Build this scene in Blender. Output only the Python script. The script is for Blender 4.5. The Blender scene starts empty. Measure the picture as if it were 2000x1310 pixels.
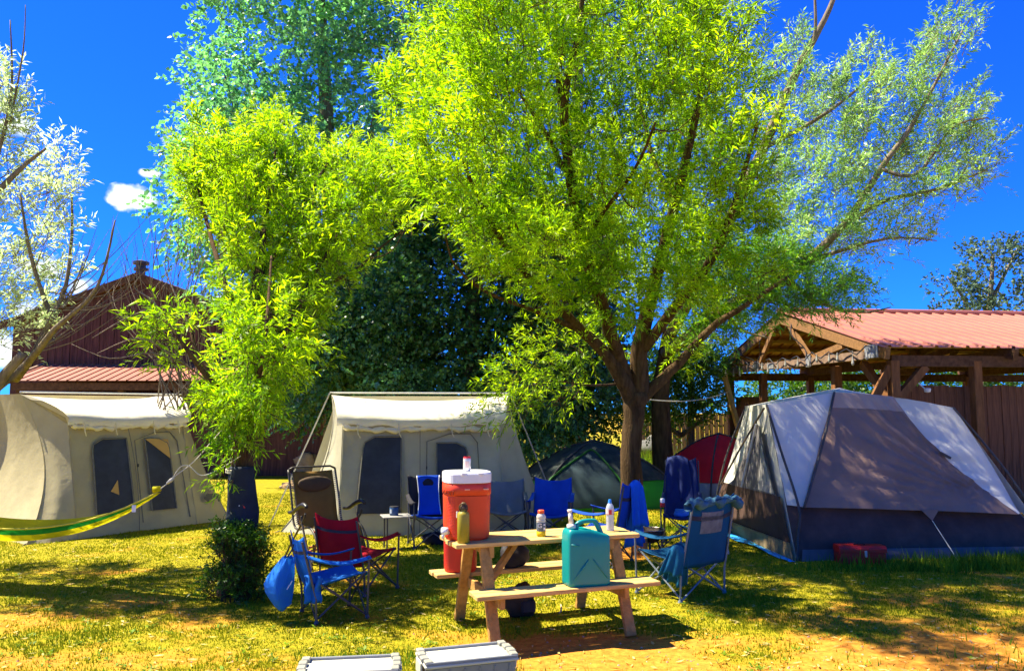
import bpy, math, random
import numpy as np
from mathutils import Vector, Matrix, Euler

random.seed(7)
rng = np.random.default_rng(11)
scn = bpy.context.scene
COL = scn.collection

# ------------------------------------------------------------------ camera, sky, sun, exposure
CAM_H, F, PITCH = 1.9, 1550.0, math.atan(142 / 1550.0)
cam_d = bpy.data.cameras.new("camera")
cam_d.sensor_width = 36.0
cam_d.lens = F / 2000.0 * 36.0
cam_d.clip_end = 3000.0
cam = bpy.data.objects.new("camera", cam_d)
COL.objects.link(cam)
cam.location = (0, 0, CAM_H)
cam.rotation_euler = (math.radians(90) + PITCH, 0, 0)
scn.camera = cam

SUN = Vector((-0.27, 0.07, 0.45)).normalized()
sun_d = bpy.data.lights.new("sun", 'SUN')
sun_d.energy = 5.0
sun_d.angle = math.radians(0.55)
sun_d.color = (1.0, 0.91, 0.70)
sun = bpy.data.objects.new("sun", sun_d)
COL.objects.link(sun)
sun.rotation_euler = SUN.to_track_quat('Z', 'Y').to_euler()

world = bpy.data.worlds.new("World")
scn.world = world
world.use_nodes = True
SKY_STRENGTH = 0.088
SKY_TINT = (0.045, 0.31, 1.08)
CLOUDS = [(262, 388, 1.1, 0.036), (290, 337, 1.4, 0.015), (225, 392, .8, .018), (385, 292, 1.0, 0.044), (85, 527, 1.0, 0.040),
          (440, 590, 0.9, 0.026), (2, 205, 0.9, 0.022), (20, 243, 0.9, 0.026), (15, 690, 0.9, 0.06), (60, 610, .8, .05), (160, 560, .7, .03), (540, 330, 0.8, 0.05)]


def ray(u, v):
    a, b = (u - 1000) / F, -(v - 655) / F
    c, s = math.cos(PITCH), math.sin(PITCH)
    return Vector((a, c - b * s, s + b * c))


def W(u, v, d):
    """the place at distance d (along y) that the photograph shows at u, v"""
    r = ray(u, v)
    return Vector((0, 0, CAM_H)) + r * (d / r.y)


def G(u, v):
    r = ray(u, v)
    return Vector((0, 0, CAM_H)) + r * (CAM_H / -r.z)


def build_world():
    nt = world.node_tree
    nt.nodes.clear()
    N, L = nt.nodes.new, nt.links.new
    out = N('ShaderNodeOutputWorld')
    bg = N('ShaderNodeBackground')
    bg.inputs['Strength'].default_value = SKY_STRENGTH
    sky = N('ShaderNodeTexSky')
    sky.sky_type = 'NISHITA'
    sky.sun_disc = False
    sky.sun_elevation = math.asin(SUN.z)
    sky.sun_rotation = math.atan2(SUN.x, SUN.y)
    sky.altitude = 1800
    sky.dust_density = 0.4
    sky.ozone_density = 3.0
    mul = N('ShaderNodeMix'); mul.data_type = 'RGBA'; mul.blend_type = 'MULTIPLY'
    mul.inputs[0].default_value = 1.0
    L(sky.outputs[0], mul.inputs[6])
    mul.inputs[7].default_value = (*SKY_TINT, 1)
    tc = N('ShaderNodeTexCoord')
    nz = N('ShaderNodeTexNoise'); nz.inputs['Scale'].default_value = 38.0; nz.inputs['Detail'].default_value = 5.0
    L(tc.outputs['Generated'], nz.inputs['Vector'])
    acc = None
    for (u, v, a, r) in CLOUDS:
        d = ray(u, v).normalized()
        sub = N('ShaderNodeVectorMath'); sub.operation = 'SUBTRACT'
        L(tc.outputs['Generated'], sub.inputs[0]); sub.inputs[1].default_value = d
        sc = N('ShaderNodeVectorMath'); sc.operation = 'MULTIPLY'
        L(sub.outputs[0], sc.inputs[0]); sc.inputs[1].default_value = (1 / r, 1 / r, 1.9 / r)
        ln = N('ShaderNodeVectorMath'); ln.operation = 'LENGTH'
        L(sc.outputs[0], ln.inputs[0])
        mr = N('ShaderNodeMapRange'); mr.inputs['From Min'].default_value = 1.0; mr.inputs['From Max'].default_value = 0.0
        mr.inputs['To Min'].default_value = 0.0; mr.inputs['To Max'].default_value = a
        L(ln.outputs['Value'], mr.inputs['Value'])
        if acc is None:
            acc = mr.outputs[0]
        else:
            mx = N('ShaderNodeMath'); mx.operation = 'MAXIMUM'
            L(acc, mx.inputs[0]); L(mr.outputs[0], mx.inputs[1]); acc = mx.outputs[0]
    # mask = smoothstep(blob + (noise - 0.5) * k)
    ns = N('ShaderNodeMath'); ns.operation = 'MULTIPLY_ADD'
    L(nz.outputs['Fac'], ns.inputs[0]); ns.inputs[1].default_value = 1.9; ns.inputs[2].default_value = -1.12
    ad = N('ShaderNodeMath'); ad.operation = 'ADD'
    L(acc, ad.inputs[0]); L(ns.outputs[0], ad.inputs[1])
    gate = N('ShaderNodeMapRange'); gate.interpolation_type = 'SMOOTHSTEP'
    gate.inputs['From Min'].default_value = 0.08; gate.inputs['From Max'].default_value = 0.55
    L(ad.outputs[0], gate.inputs['Value'])
    g2 = N('ShaderNodeMath'); g2.operation = 'GREATER_THAN'; g2.inputs[1].default_value = 0.001
    L(acc, g2.inputs[0])
    g3 = N('ShaderNodeMath'); g3.operation = 'MULTIPLY'
    L(gate.outputs[0], g3.inputs[0]); L(g2.outputs[0], g3.inputs[1])
    mix = N('ShaderNodeMix'); mix.data_type = 'RGBA'
    L(g3.outputs[0], mix.inputs[0])
    L(mul.outputs[2], mix.inputs[6])
    mix.inputs[7].default_value = (4.6, 5.0, 4.9, 1)
    L(mix.outputs[2], bg.inputs['Color'])
    L(bg.outputs[0], out.inputs['Surface'])


build_world()
vs = scn.view_settings
vs.view_transform = 'Standard'
vs.look = 'None'
vs.gamma = 1.0
vs.use_curve_mapping = False
vs.exposure = 1.72
cy = scn.cycles
cy.max_bounces = 7
cy.diffuse_bounces = 3
cy.glossy_bounces = 2
cy.transmission_bounces = 5
cy.transparent_max_bounces = 6
cy.caustics_reflective = False
cy.caustics_refractive = False
cy.use_adaptive_sampling = True
cy.adaptive_threshold = 0.02
cy.use_denoising = True

# ------------------------------------------------------------------ materials
MATS = {}


def mat(name, color, rough=0.7, var=0.25, scale=6.0, bump=0.0, bscale=40.0, spec=0.3, metal=0.0, stretch=None,
        trans=0.0, tcolor=None, island=0.0, dark=None, coat=0.0):
    if name in MATS:
        return MATS[name]
    m = bpy.data.materials.new(name)
    m.use_nodes = True
    nt = m.node_tree
    N, L = nt.nodes.new, nt.links.new
    p = nt.nodes['Principled BSDF']
    out = nt.nodes['Material Output']
    p.inputs['Roughness'].default_value = rough
    p.inputs['Metallic'].default_value = metal
    p.inputs['Specular IOR Level'].default_value = spec
    p.inputs['Coat Weight'].default_value = coat
    tc = N('ShaderNodeTexCoord')
    vec = tc.outputs['Object']
    if stretch:
        mp = N('ShaderNodeMapping'); mp.inputs['Scale'].default_value = stretch
        L(vec, mp.inputs['Vector']); vec = mp.outputs[0]
    nz = N('ShaderNodeTexNoise'); nz.inputs['Scale'].default_value = scale; nz.inputs['Detail'].default_value = 6.0
    nz.inputs['Roughness'].default_value = 0.62
    L(vec, nz.inputs['Vector'])
    ramp = N('ShaderNodeValToRGB')
    c = np.array(color)
    lo = np.array(dark) if dark is not None else c * (1 - var)
    hi = np.clip(c * (1 + var), 0, 0.95)
    ramp.color_ramp.elements[0].position = 0.32; ramp.color_ramp.elements[0].color = (*lo, 1)
    ramp.color_ramp.elements[1].position = 0.68; ramp.color_ramp.elements[1].color = (*hi, 1)
    L(nz.outputs['Fac'], ramp.inputs[0])
    col = ramp.outputs[0]
    if island:
        ge = N('ShaderNodeNewGeometry')
        hs = N('ShaderNodeHueSaturation')
        ma = N('ShaderNodeMapRange'); ma.inputs['To Min'].default_value = 1 - island; ma.inputs['To Max'].default_value = 1 + island
        L(ge.outputs['Random Per Island'], ma.inputs['Value'])
        L(ma.outputs[0], hs.inputs['Value'])
        mh = N('ShaderNodeMapRange'); mh.inputs['To Min'].default_value = 0.5 + 0.05 * island; mh.inputs['To Max'].default_value = 0.5 - 0.05 * island
        L(ge.outputs['Random Per Island'], mh.inputs['Value'])
        L(mh.outputs[0], hs.inputs['Hue'])
        L(col, hs.inputs['Color']); col = hs.outputs[0]
    L(col, p.inputs['Base Color'])
    if bump:
        nb = N('ShaderNodeTexNoise'); nb.inputs['Scale'].default_value = bscale; nb.inputs['Detail'].default_value = 5
        L(vec, nb.inputs['Vector'])
        bp = N('ShaderNodeBump'); bp.inputs['Strength'].default_value = bump; bp.inputs['Distance'].default_value = 0.02
        L(nb.outputs['Fac'], bp.inputs['Height']); L(bp.outputs[0], p.inputs['Normal'])
    if trans:
        tr = N('ShaderNodeBsdfTranslucent')
        if tcolor is not None:
            mc = N('ShaderNodeMix'); mc.data_type = 'RGBA'; mc.blend_type = 'MULTIPLY'; mc.inputs[0].default_value = 1.0
            L(col, mc.inputs[6]); mc.inputs[7].default_value = (*tcolor, 1); L(mc.outputs[2], tr.inputs['Color'])
        else:
            L(col, tr.inputs['Color'])
        ms = N('ShaderNodeMixShader'); ms.inputs[0].default_value = trans
        L(p.outputs[0], ms.inputs[1]); L(tr.outputs[0], ms.inputs[2]); L(ms.outputs[0], out.inputs['Surface'])
    MATS[name] = m
    return m


def glass_mat(name, color, rough=0.05):
    m = bpy.data.materials.new(name); m.use_nodes = True
    p = m.node_tree.nodes['Principled BSDF']
    p.inputs['Base Color'].default_value = (*color, 1)
    p.inputs['Transmission Weight'].default_value = 0.85
    p.inputs['Roughness'].default_value = rough
    p.inputs['IOR'].default_value = 1.2
    MATS[name] = m
    return m


# ------------------------------------------------------------------ objects
ORI = {}


def tag(o, label=None, cat=None, group=None, kind=None):
    if label: o['label'] = label
    if cat: o['category'] = cat
    if group: o['group'] = group
    if kind: o['kind'] = kind
    return o


def thing(name, label, cat, loc=(0, 0, 0), rot=0.0, group=None):
    o = bpy.data.objects.new(name, None)
    o.empty_display_size = 0.2
    COL.objects.link(o)
    o.location = loc
    o.rotation_euler = (0, 0, rot)
    ORI[o.name] = Vector(loc)
    return tag(o, label, cat, group)


def finish(me, name, m, parent=None, smooth=False):
    if isinstance(m, (list, tuple)):
        for k in m: me.materials.append(k)
    else:
        me.materials.append(m)
    if smooth:
        me.polygons.foreach_set('use_smooth', np.ones(len(me.polygons), dtype=bool))
    o = bpy.data.objects.new(name, me)
    COL.objects.link(o)
    if parent is not None:
        o.parent = parent
    return o


class MB:
    """collects shapes, then links them as one mesh object"""

    def __init__(s):
        s.v, s.f, s.mi = [], [], []

    def add(s, vs_, fs, mi=0):
        k = len(s.v)
        s.v.extend([tuple(x) for x in vs_])
        s.f.extend([tuple(i + k for i in f) for f in fs])
        s.mi.extend([mi] * len(fs))
        return s

    def box(s, c, size, rot=None, mi=0, bev=0.0):
        hx, hy, hz = size[0] / 2, size[1] / 2, size[2] / 2
        c = Vector(c)
        if bev <= 0:
            pts = [Vector((x, y, z)) for z in (-hz, hz) for y in (-hy, hy) for x in (-hx, hx)]
            fs = [(0, 2, 3, 1), (4, 5, 7, 6), (0, 1, 5, 4), (2, 6, 7, 3), (0, 4, 6, 2), (1, 3, 7, 5)]
        else:
            b = min(bev, hx * .9, hy * .9, hz * .9)
            pts, fs = [], []
            rings = [(-hz, b), (-hz + b, 0), (hz - b, 0), (hz, b)]
            for z, q in rings:
                x, y = hx - q, hy - q
                bb = b if q == 0 else b * .6
                for p in ((-x + bb, -y), (x - bb, -y), (x, -y + bb), (x, y - bb), (x - bb, y), (-x + bb, y), (-x, y - bb), (-x, -y + bb)):
                    pts.append(Vector((p[0], p[1], z)))
            for r in range(3):
                for i in range(8):
                    a, d = r * 8 + i, r * 8 + (i + 1) % 8
                    fs.append((a, d, d + 8, a + 8))
            fs.append(tuple(range(7, -1, -1))); fs.append(tuple(range(24, 32)))
        if rot is not None:
            pts = [rot @ p for p in pts]
        return s.add([p + c for p in pts], fs, mi)

    def bar(s, a, b, w, h, mi=0, up=(0, 0, 1), bev=0.0):
        a, b = Vector(a), Vector(b)
        x = (b - a); ln = x.length; x.normalize()
        u = Vector(up)
        if abs(x.dot(u)) > 0.98: u = Vector((1, 0, 0))
        y = u.cross(x).normalized(); z = x.cross(y)
        return s.box((a + b) / 2, (ln, w, h), Matrix((x, y, z)).transposed(), mi, bev)

    def tube(s, pts, r, n=7, mi=0, cap=True):
        pts = [Vector(p) for p in pts]
        m = len(pts)
        rs = list(r) if isinstance(r, (list, tuple)) else [r] * m
        vv, fs = [], []
        prev = None
        for i, p in enumerate(pts):
            t = (pts[min(i + 1, m - 1)] - pts[max(i - 1, 0)]).normalized()
            if prev is None:
                prev = t.orthogonal().normalized()
            else:
                prev = (prev - t * prev.dot(t))
                prev = prev.normalized() if prev.length > 1e-6 else t.orthogonal().normalized()
            q = t.cross(prev)
            for k in range(n):
                a = 2 * math.pi * k / n
                vv.append(p + (prev * math.cos(a) + q * math.sin(a)) * rs[i])
        for i in range(m - 1):
            for k in range(n):
                a, b = i * n + k, i * n + (k + 1) % n
                fs.append((a, b, b + n, a + n))
        if cap:
            fs.append(tuple(range(n - 1, -1, -1))); fs.append(tuple(range((m - 1) * n, m * n)))
        return s.add(vv, fs, mi)

    def lathe(s, prof, n=20, c=(0, 0, 0), mi=0, sq=1.0, sy=1.0):
        """profile of (radius, z); sq < 1 squares the section"""
        c = Vector(c)
        vv, fs = [], []
        for (r, z) in prof:
            for k in range(n):
                a = 2 * math.pi * k / n
                ca, sa = math.cos(a), math.sin(a)
                if sq != 1.0:
                    ca = math.copysign(abs(ca) ** sq, ca); sa = math.copysign(abs(sa) ** sq, sa)
                vv.append(c + Vector((r * ca, r * sa * sy, z)))
        for i in range(len(prof) - 1):
            for k in range(n):
                a, b = i * n + k, i * n + (k + 1) % n
                fs.append((a, b, b + n, a + n))
        fs.append(tuple(range(n - 1, -1, -1))); fs.append(tuple(range((len(prof) - 1) * n, len(prof) * n)))
        return s.add(vv, fs, mi)

    def grid(s, P, mi=0):
        nu, nv = len(P), len(P[0])
        vv = [p for row in P for p in row]
        fs = [(i * nv + j, (i + 1) * nv + j, (i + 1) * nv + j + 1, i * nv + j + 1) for i in range(nu - 1) for j in range(nv - 1)]
        return s.add(vv, fs, mi)

    def build(s, name, m, parent=None, world=False, smooth=False, solid=0.0):
        me = bpy.data.meshes.new(name)
        v = s.v
        if world and parent is not None:
            r = parent
            while r.parent is not None: r = r.parent
            o_ = ORI[r.name]
            v = [(x - o_.x, y - o_.y, z - o_.z) for x, y, z in v]
        me.from_pydata(v, [], s.f)
        if any(s.mi):
            me.polygons.foreach_set('material_index', np.array(s.mi, dtype=np.int32))
        o = finish(me, name, m, parent, smooth)
        if solid:
            md = o.modifiers.new('thickness', 'SOLIDIFY'); md.thickness = solid; md.offset = 0
        return o


def wob(p, seed=0.0, f=1.0):
    x, y, z = p[0] * f + seed, p[1] * f + seed * 1.7, p[2] * f - seed
    return (math.sin(2.1 * x + 1.3 * z) * math.cos(1.7 * y - .6 * x) + .5 * math.sin(4.3 * z + 3.1 * y) * math.cos(3.7 * x + 1.1) + .25 * math.sin(9.1 * x - 7.3 * z + 3 * y))


def patch(c00, c10, c11, c01, nu=12, nv=12, bulge=0.0, wr=0.0, seed=0.0, f=2.0, edge_sag=0.0):
    """a sheet between four corners, bulged along its normal and wrinkled"""
    c00, c10, c11, c01 = map(Vector, (c00, c10, c11, c01))
    n = (c10 - c00 + c11 - c01).cross(c01 - c00 + c11 - c10)
    n = n.normalized() if n.length > 1e-9 else Vector((0, -1, 0))
    P = []
    for i in range(nu + 1):
        u = i / nu
        row = []
        for j in range(nv + 1):
            v = j / nv
            p = c00 * (1 - u) * (1 - v) + c10 * u * (1 - v) + c11 * u * v + c01 * (1 - u) * v
            k = 4 * u * (1 - u) * (edge_sag + (1 - edge_sag) * 4 * v * (1 - v))
            p = p + n * (bulge * k + wr * wob(p, seed, f) * min(1, 4 * v * (1 - v) + .3))
            row.append(p)
        P.append(row)
    return P


def vnoise(x, y, seed=0):
    """value noise on arrays"""
    def h(i, j):
        n = (i * 374761393 + j * 668265263 + seed * 974634777) & 0xffffffff
        n = ((n ^ (n >> 13)) * 1274126177) & 0xffffffff
        return ((n ^ (n >> 16)) & 0xffff) / 65535.0
    i, j = np.floor(x).astype(np.int64), np.floor(y).astype(np.int64)
    fx, fy = x - i, y - j
    fx, fy = fx * fx * (3 - 2 * fx), fy * fy * (3 - 2 * fy)
    return (h(i, j) * (1 - fx) * (1 - fy) + h(i + 1, j) * fx * (1 - fy) + h(i, j + 1) * (1 - fx) * fy + h(i + 1, j + 1) * fx * fy)


def fbm(x, y, seed=0):
    return (vnoise(x, y, seed) + .5 * vnoise(x * 2.1, y * 2.1, seed + 1) + .25 * vnoise(x * 4.3, y * 4.3, seed + 2) + .12 * vnoise(x * 9.1, y * 9.1, seed + 3)) / 1.87


# ------------------------------------------------------------------ ground
def dirt_mask(x, y):
    def blob(cx, cy, rx, ry): return np.exp(-(((x - cx) / rx) ** 2 + ((y - cy) / ry) ** 2))
    a = (1.0 * blob(.55, 6.55, 1.0, .42) + .75 * blob(2.9, 6.5, 1.5, .6) + .5 * blob(-3.7, 7.6, 1.7, .6) + .5 * blob(-3.2, 6.2, 1.6, .4) + 1.0 * blob(3.7, 5.8, 2.0, .6) + .6 * blob(4.6, 7.4, 1.6, .6)
         + .6 * blob(1.6, 10.6, .8, .5) + .65 * blob(.6, 5.6, .7, .4) + .55 * blob(5.2, 6.6, 1.5, .7) + .45 * blob(-1.4, 5.6, .9, .3)
         + .5 * blob(2.9, 22, 3, 2.5) + .35 * blob(-2.6, 9.3, 1.2, .5))
    n = fbm(x * 1.1 + 9, y * 1.6, 3) - .5
    n2 = fbm(x * 5 + 3, y * 6, 8) - .5
    return np.clip((a + 1.25 * n + .6 * n2 - .22) / .42, 0, 1)


def ground_z(x, y):
    return (fbm(x * .9, y * .9, 21) - .5) * .05 * np.exp(-((y - 8) / 14) ** 2)


def build_ground():
    n = 420
    t = np.linspace(-1, 1, n)
    xs = 9.0 * t + 290 * t ** 9
    ys = 9.5 + 7.5 * t + 290 * t ** 9
    X, Y = np.meshgrid(xs, ys)
    near = (np.abs(X) < 40) & (np.abs(Y) < 60)
    Z = np.where(near, ground_z(X, Y), 0)
    D = np.where(near, dirt_mask(X, Y), .3)
    co = np.stack([X, Y, Z], -1).reshape(-1, 3)
    me = bpy.data.meshes.new('ground')
    i = np.arange(n * n).reshape(n, n)
    q = np.stack([i[:-1, :-1], i[:-1, 1:], i[1:, 1:], i[1:, :-1]], -1).reshape(-1, 4)
    me.vertices.add(n * n); me.vertices.foreach_set('co', co.ravel())
    me.loops.add(q.size); me.loops.foreach_set('vertex_index', q.ravel().astype(np.int32))
    me.polygons.add(len(q)); me.polygons.foreach_set('loop_start', np.arange(0, q.size, 4, dtype=np.int32))
    at = me.attributes.new('bare', 'FLOAT', 'POINT')
    at.data.foreach_set('value', D.ravel().astype(np.float32))
    me.update(); me.validate()
    m = bpy.data.materials.new('lawn_and_dirt'); m.use_nodes = True
    nt = m.node_tree; N, L = nt.nodes.new, nt.links.new
    p = nt.nodes['Principled BSDF']; p.inputs['Roughness'].default_value = .95; p.inputs['Specular IOR Level'].default_value = .1
    tc = N('ShaderNodeTexCoord')

    def ramp(scale, c0, c1, det=7, lo=.35, hi=.65):
        nz = N('ShaderNodeTexNoise'); nz.inputs['Scale'].default_value = scale; nz.inputs['Detail'].default_value = det; nz.inputs['Roughness'].default_value = .7
        L(tc.outputs['Object'], nz.inputs['Vector'])
        r = N('ShaderNodeValToRGB'); r.color_ramp.elements[0].position = lo; r.color_ramp.elements[1].position = hi
        r.color_ramp.elements[0].color = (*c0, 1); r.color_ramp.elements[1].color = (*c1, 1)
        L(nz.outputs['Fac'], r.inputs[0])
        return r.outputs[0], nz
    g, _ = ramp(9, (.17, .165, .006), (.32, .26, .009))
    d, nb = ramp(14, (.36, .125, .014), (.60, .255, .034))
    at_ = N('ShaderNodeAttribute'); at_.attribute_name = 'bare'
    nz3 = N('ShaderNodeTexNoise'); nz3.inputs['Scale'].default_value = 30; nz3.inputs['Detail'].default_value = 4
    L(tc.outputs['Object'], nz3.inputs['Vector'])
    ad = N('ShaderNodeMath'); ad.operation = 'MULTIPLY_ADD'; L(nz3.outputs['Fac'], ad.inputs[0]); ad.inputs[1].default_value = .9; ad.inputs[2].default_value = -.45
    a2 = N('ShaderNodeMath'); a2.operation = 'ADD'; a2.use_clamp = True; L(ad.outputs[0], a2.inputs[0]); L(at_.outputs['Fac'], a2.inputs[1])
    mx = N('ShaderNodeMix'); mx.data_type = 'RGBA'
    L(a2.outputs[0], mx.inputs[0]); L(g, mx.inputs[6]); L(d, mx.inputs[7]); L(mx.outputs[2], p.inputs['Base Color'])
    bp = N('ShaderNodeBump'); bp.inputs['Strength'].default_value = .5; bp.inputs['Distance'].default_value = .03
    L(nb.outputs['Fac'], bp.inputs['Height']); L(bp.outputs[0], p.inputs['Normal'])
    o = finish(me, 'ground', m, None, True)
    tag(o, 'sunlit lawn of short yellow green grass with bare orange dirt patches', 'ground', kind='structure')


build_ground()


def blades(name, x, y, h, wd, m, lean=.5, parent=None):
    n = len(x)
    a = rng.uniform(0, 2 * math.pi, n)
    b = rng.uniform(0, 2 * math.pi, n)
    ln = rng.uniform(.1, 1, n) * lean * h
    z = ground_z(x, y)
    dx, dy = np.cos(a) * wd / 2, np.sin(a) * wd / 2
    v = np.empty((n, 3, 3))
    v[:, 0] = np.stack([x - dx, y - dy, z - .003], -1)
    v[:, 1] = np.stack([x + dx, y + dy, z - .003], -1)
    v[:, 2] = np.stack([x + np.cos(b) * ln, y + np.sin(b) * ln, z + h], -1)
    return raw_mesh(name, v.reshape(-1, 3), 3, m, parent)


def raw_mesh(name, v, k, m, parent=None, smooth=False):
    n = len(v) // k
    me = bpy.data.meshes.new(name)
    me.vertices.add(len(v)); me.vertices.foreach_set('co', np.ascontiguousarray(v, dtype=np.float32).ravel())
    me.loops.add(n * k); me.loops.foreach_set('vertex_index', np.arange(n * k, dtype=np.int32))
    me.polygons.add(n); me.polygons.foreach_set('loop_start', np.arange(0, n * k, k, dtype=np.int32))
    me.update(); me.validate()
    return finish(me, name, m, parent, smooth)


def build_grass():
    n = 520000
    y = 4.6 + rng.random(n) ** 1.6 * 13.5
    x = (rng.random(n) - .5) * 2 * (y * .68 + .6)
    d = dirt_mask(x, y)
    tuft = fbm(x * 2.3, y * 2.3, 31)
    fine = fbm(x * 11, y * 11, 33)
    keep = rng.random(n) < np.clip((1 - d) * (.15 + 1.1 * fine), .02, 1)
    x, y, tuft = x[keep], y[keep], tuft[keep]
    h = (.009 + .042 * np.clip(tuft - .25, 0, 1)) * rng.uniform(.5, 1.5, len(x))
    gm = mat('grass_blade', (.285, .285, .008), .8, .22, 1.1, spec=.12, trans=.38, island=.28, dark=(.12, .18, .005))
    o = blades('grass', x, y, h, .0055 + .0009 * y, gm)
    tag(o, 'short sparse lawn grass covering the camp ground', 'grass', kind='stuff')
    # taller weeds: along the dome tent, in the front right corner and round the trunks
    pts = []
    for (cx, cy, rx, ry, k, hh) in ((5.6, 9.7, 1.6, .28, 1500, .20), (1.0, 5.45, .8, .3, 1800, .075), (2.3, 5.25, .9, .3, 1500, .06), (-.15, 5.75, .3, .25, 500, .07),
                                    (-1.0, 6.2, .5, .15, 220, .10), (3.0, 27.0, 2.6, .8, 1600, .7), (6.3, 9.9, .9, .3, 900, .17), (2.05, 12.6, .6, .3, 500, .15),
                                    (4.6, 9.55, .9, .12, 500, .09), (4.2, 6.1, 1.2, .5, 260, .09), (-2.2, 5.5, .9, .4, 500, .07)):
        xx = rng.normal(cx, rx * .55, k); yy = rng.normal(cy, ry * .55, k)
        pts.append((xx, yy, hh * rng.uniform(.3, 1.1, k)))
    x = np.concatenate([p[0] for p in pts]); y = np.concatenate([p[1] for p in pts]); h = np.concatenate([p[2] for p in pts])
    wm = mat('weed_blade', (.14, .24, .012), .8, .3, 2, spec=.15, trans=.4, island=.4)
    o = blades('tall_grass', x, y, h, .008 + .0008 * y, wm, .7)
    tag(o, 'longer weeds and seed stalks growing beside the tents and in front', 'weeds', kind='stuff')
    # dry straw and leaf litter
    n = 3000
    y = 4.7 + rng.random(n) ** 1.4 * 8; x = (rng.random(n) - .5) * 2 * (y * .68 + .5)
    v = np.empty((n, 4, 3)); a = rng.uniform(0, 6.28, n); z = ground_z(x, y) + .008
    l, w = rng.uniform(.012, .05, n), rng.uniform(.003, .010, n)
    ca, sa = np.cos(a), np.sin(a)
    for k, (s, t) in enumerate(((-1, 0), (0, -1), (1, 0), (0, 1))):
        v[:, k] = np.stack([x + s * l * ca - t * w * sa, y + s * l * sa + t * w * ca, z + rng.uniform(0, .012, n)], -1)
    o = raw_mesh('leaf_litter', v.reshape(-1, 3), 4, mat('dry_leaf', (.42, .33, .10), .8, .3, 2, island=.5))
    tag(o, 'dry straw and fallen leaves scattered on the lawn', 'litter', kind='stuff')




def build_small_weeds():
    # broad leaved rosettes in the turf and pebbles on the bare soil
    n = 420
    y = 4.8 + rng.random(n) ** 1.5 * 4.5; x = (rng.random(n) - .5) * 2 * (y * .66)
    keep = fbm(x * 1.3, y * 1.3, 77) > .42
    x, y = x[keep], y[keep]
    k = 11
    X, Y = np.repeat(x, k) + rng.normal(0, .03, len(x) * k), np.repeat(y, k) + rng.normal(0, .025, len(x) * k)
    m = len(X); a = rng.uniform(0, 6.283, m); l = rng.uniform(.018, .05, m); w = l * rng.uniform(.3, .5, m); up = rng.uniform(.15, .9, m)
    Z = ground_z(X, Y) + .006
    ca, sa = np.cos(a), np.sin(a)
    v = np.empty((m, 4, 3))
    v[:, 0] = np.stack([X, Y, Z], -1)
    v[:, 1] = np.stack([X + ca * l * .5 - sa * w / 2, Y + sa * l * .5 + ca * w / 2, Z + up * l * .6], -1)
    v[:, 2] = np.stack([X + ca * l, Y + sa * l, Z + up * l * .8], -1)
    v[:, 3] = np.stack([X + ca * l * .5 + sa * w / 2, Y + sa * l * .5 - ca * w / 2, Z + up * l * .6], -1)
    o = raw_mesh('low_weeds', v.reshape(-1, 3), 4, mat('weed_leaf', (.15, .27, .012), .6, .3, 2, spec=.25, trans=.35, island=.4))
    tag(o, 'small broad leaved weeds growing in the lawn in front', 'weeds', kind='stuff')
    n = 1500
    y = 4.8 + rng.random(n) ** 1.3 * 5; x = (rng.random(n) - .5) * 2 * (y * .66)
    keep = rng.random(n) < dirt_mask(x, y) ** 2
    mb = MB()
    for px, py in zip(x[keep], y[keep]):
        r = random.uniform(.004, .014); z = float(ground_z(np.array([px]), np.array([py]))[0])
        q = [Vector((px + r * random.uniform(.7, 1.3) * math.cos(t), py + r * random.uniform(.7, 1.3) * math.sin(t), z - .002)) for t in (0, 1.3, 2.5, 3.8, 5.0)]
        q2 = [p_ * .45 + Vector((px, py, z)) * .55 + Vector((0, 0, r * random.uniform(.5, .9))) for p_ in q]
        mb.add(q + q2, [(i, (i + 1) % 5, 5 + (i + 1) % 5, 5 + i) for i in range(5)] + [(5, 6, 7, 8, 9)])
    o = mb.build('gravel', mat('pebble', (.36, .25, .15), .9, .4, 30, island=.4))
    tag(o, 'pebbles and clods on the bare orange soil', 'gravel', kind='stuff')


build_grass()
build_small_weeds()

# ------------------------------------------------------------------ barn
M_barn = mat('barn_board', (.10, .045, .036), .85, .45, 3, bump=.3, bscale=30, stretch=(6, 6, .5), spec=.15)  # boards lightened in colour to imitate haze
M_pink = mat('red_roof_sheet', (.34, .115, .078), .5, .10, 2.5, spec=.4)
M_dkwood = mat('dark_timber', (.11, .055, .03), .85, .4, 4, bump=.3, stretch=(3, 3, 3), spec=.15)
M_post = mat('stained_post', (.20, .085, .03), .8, .35, 5, bump=.25, stretch=(4, 4, .6), spec=.2)
M_metal = mat('galvanised', (.42, .43, .44), .45, .15, 8, metal=.6)


def share(name, me, parent, loc, rotz=0.0):
    o = bpy.data.objects.new(name, me)
    COL.objects.link(o)
    o.parent = parent
    o.location = loc
    o.rotation_euler = (0, 0, rotz)
    return o


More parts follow.
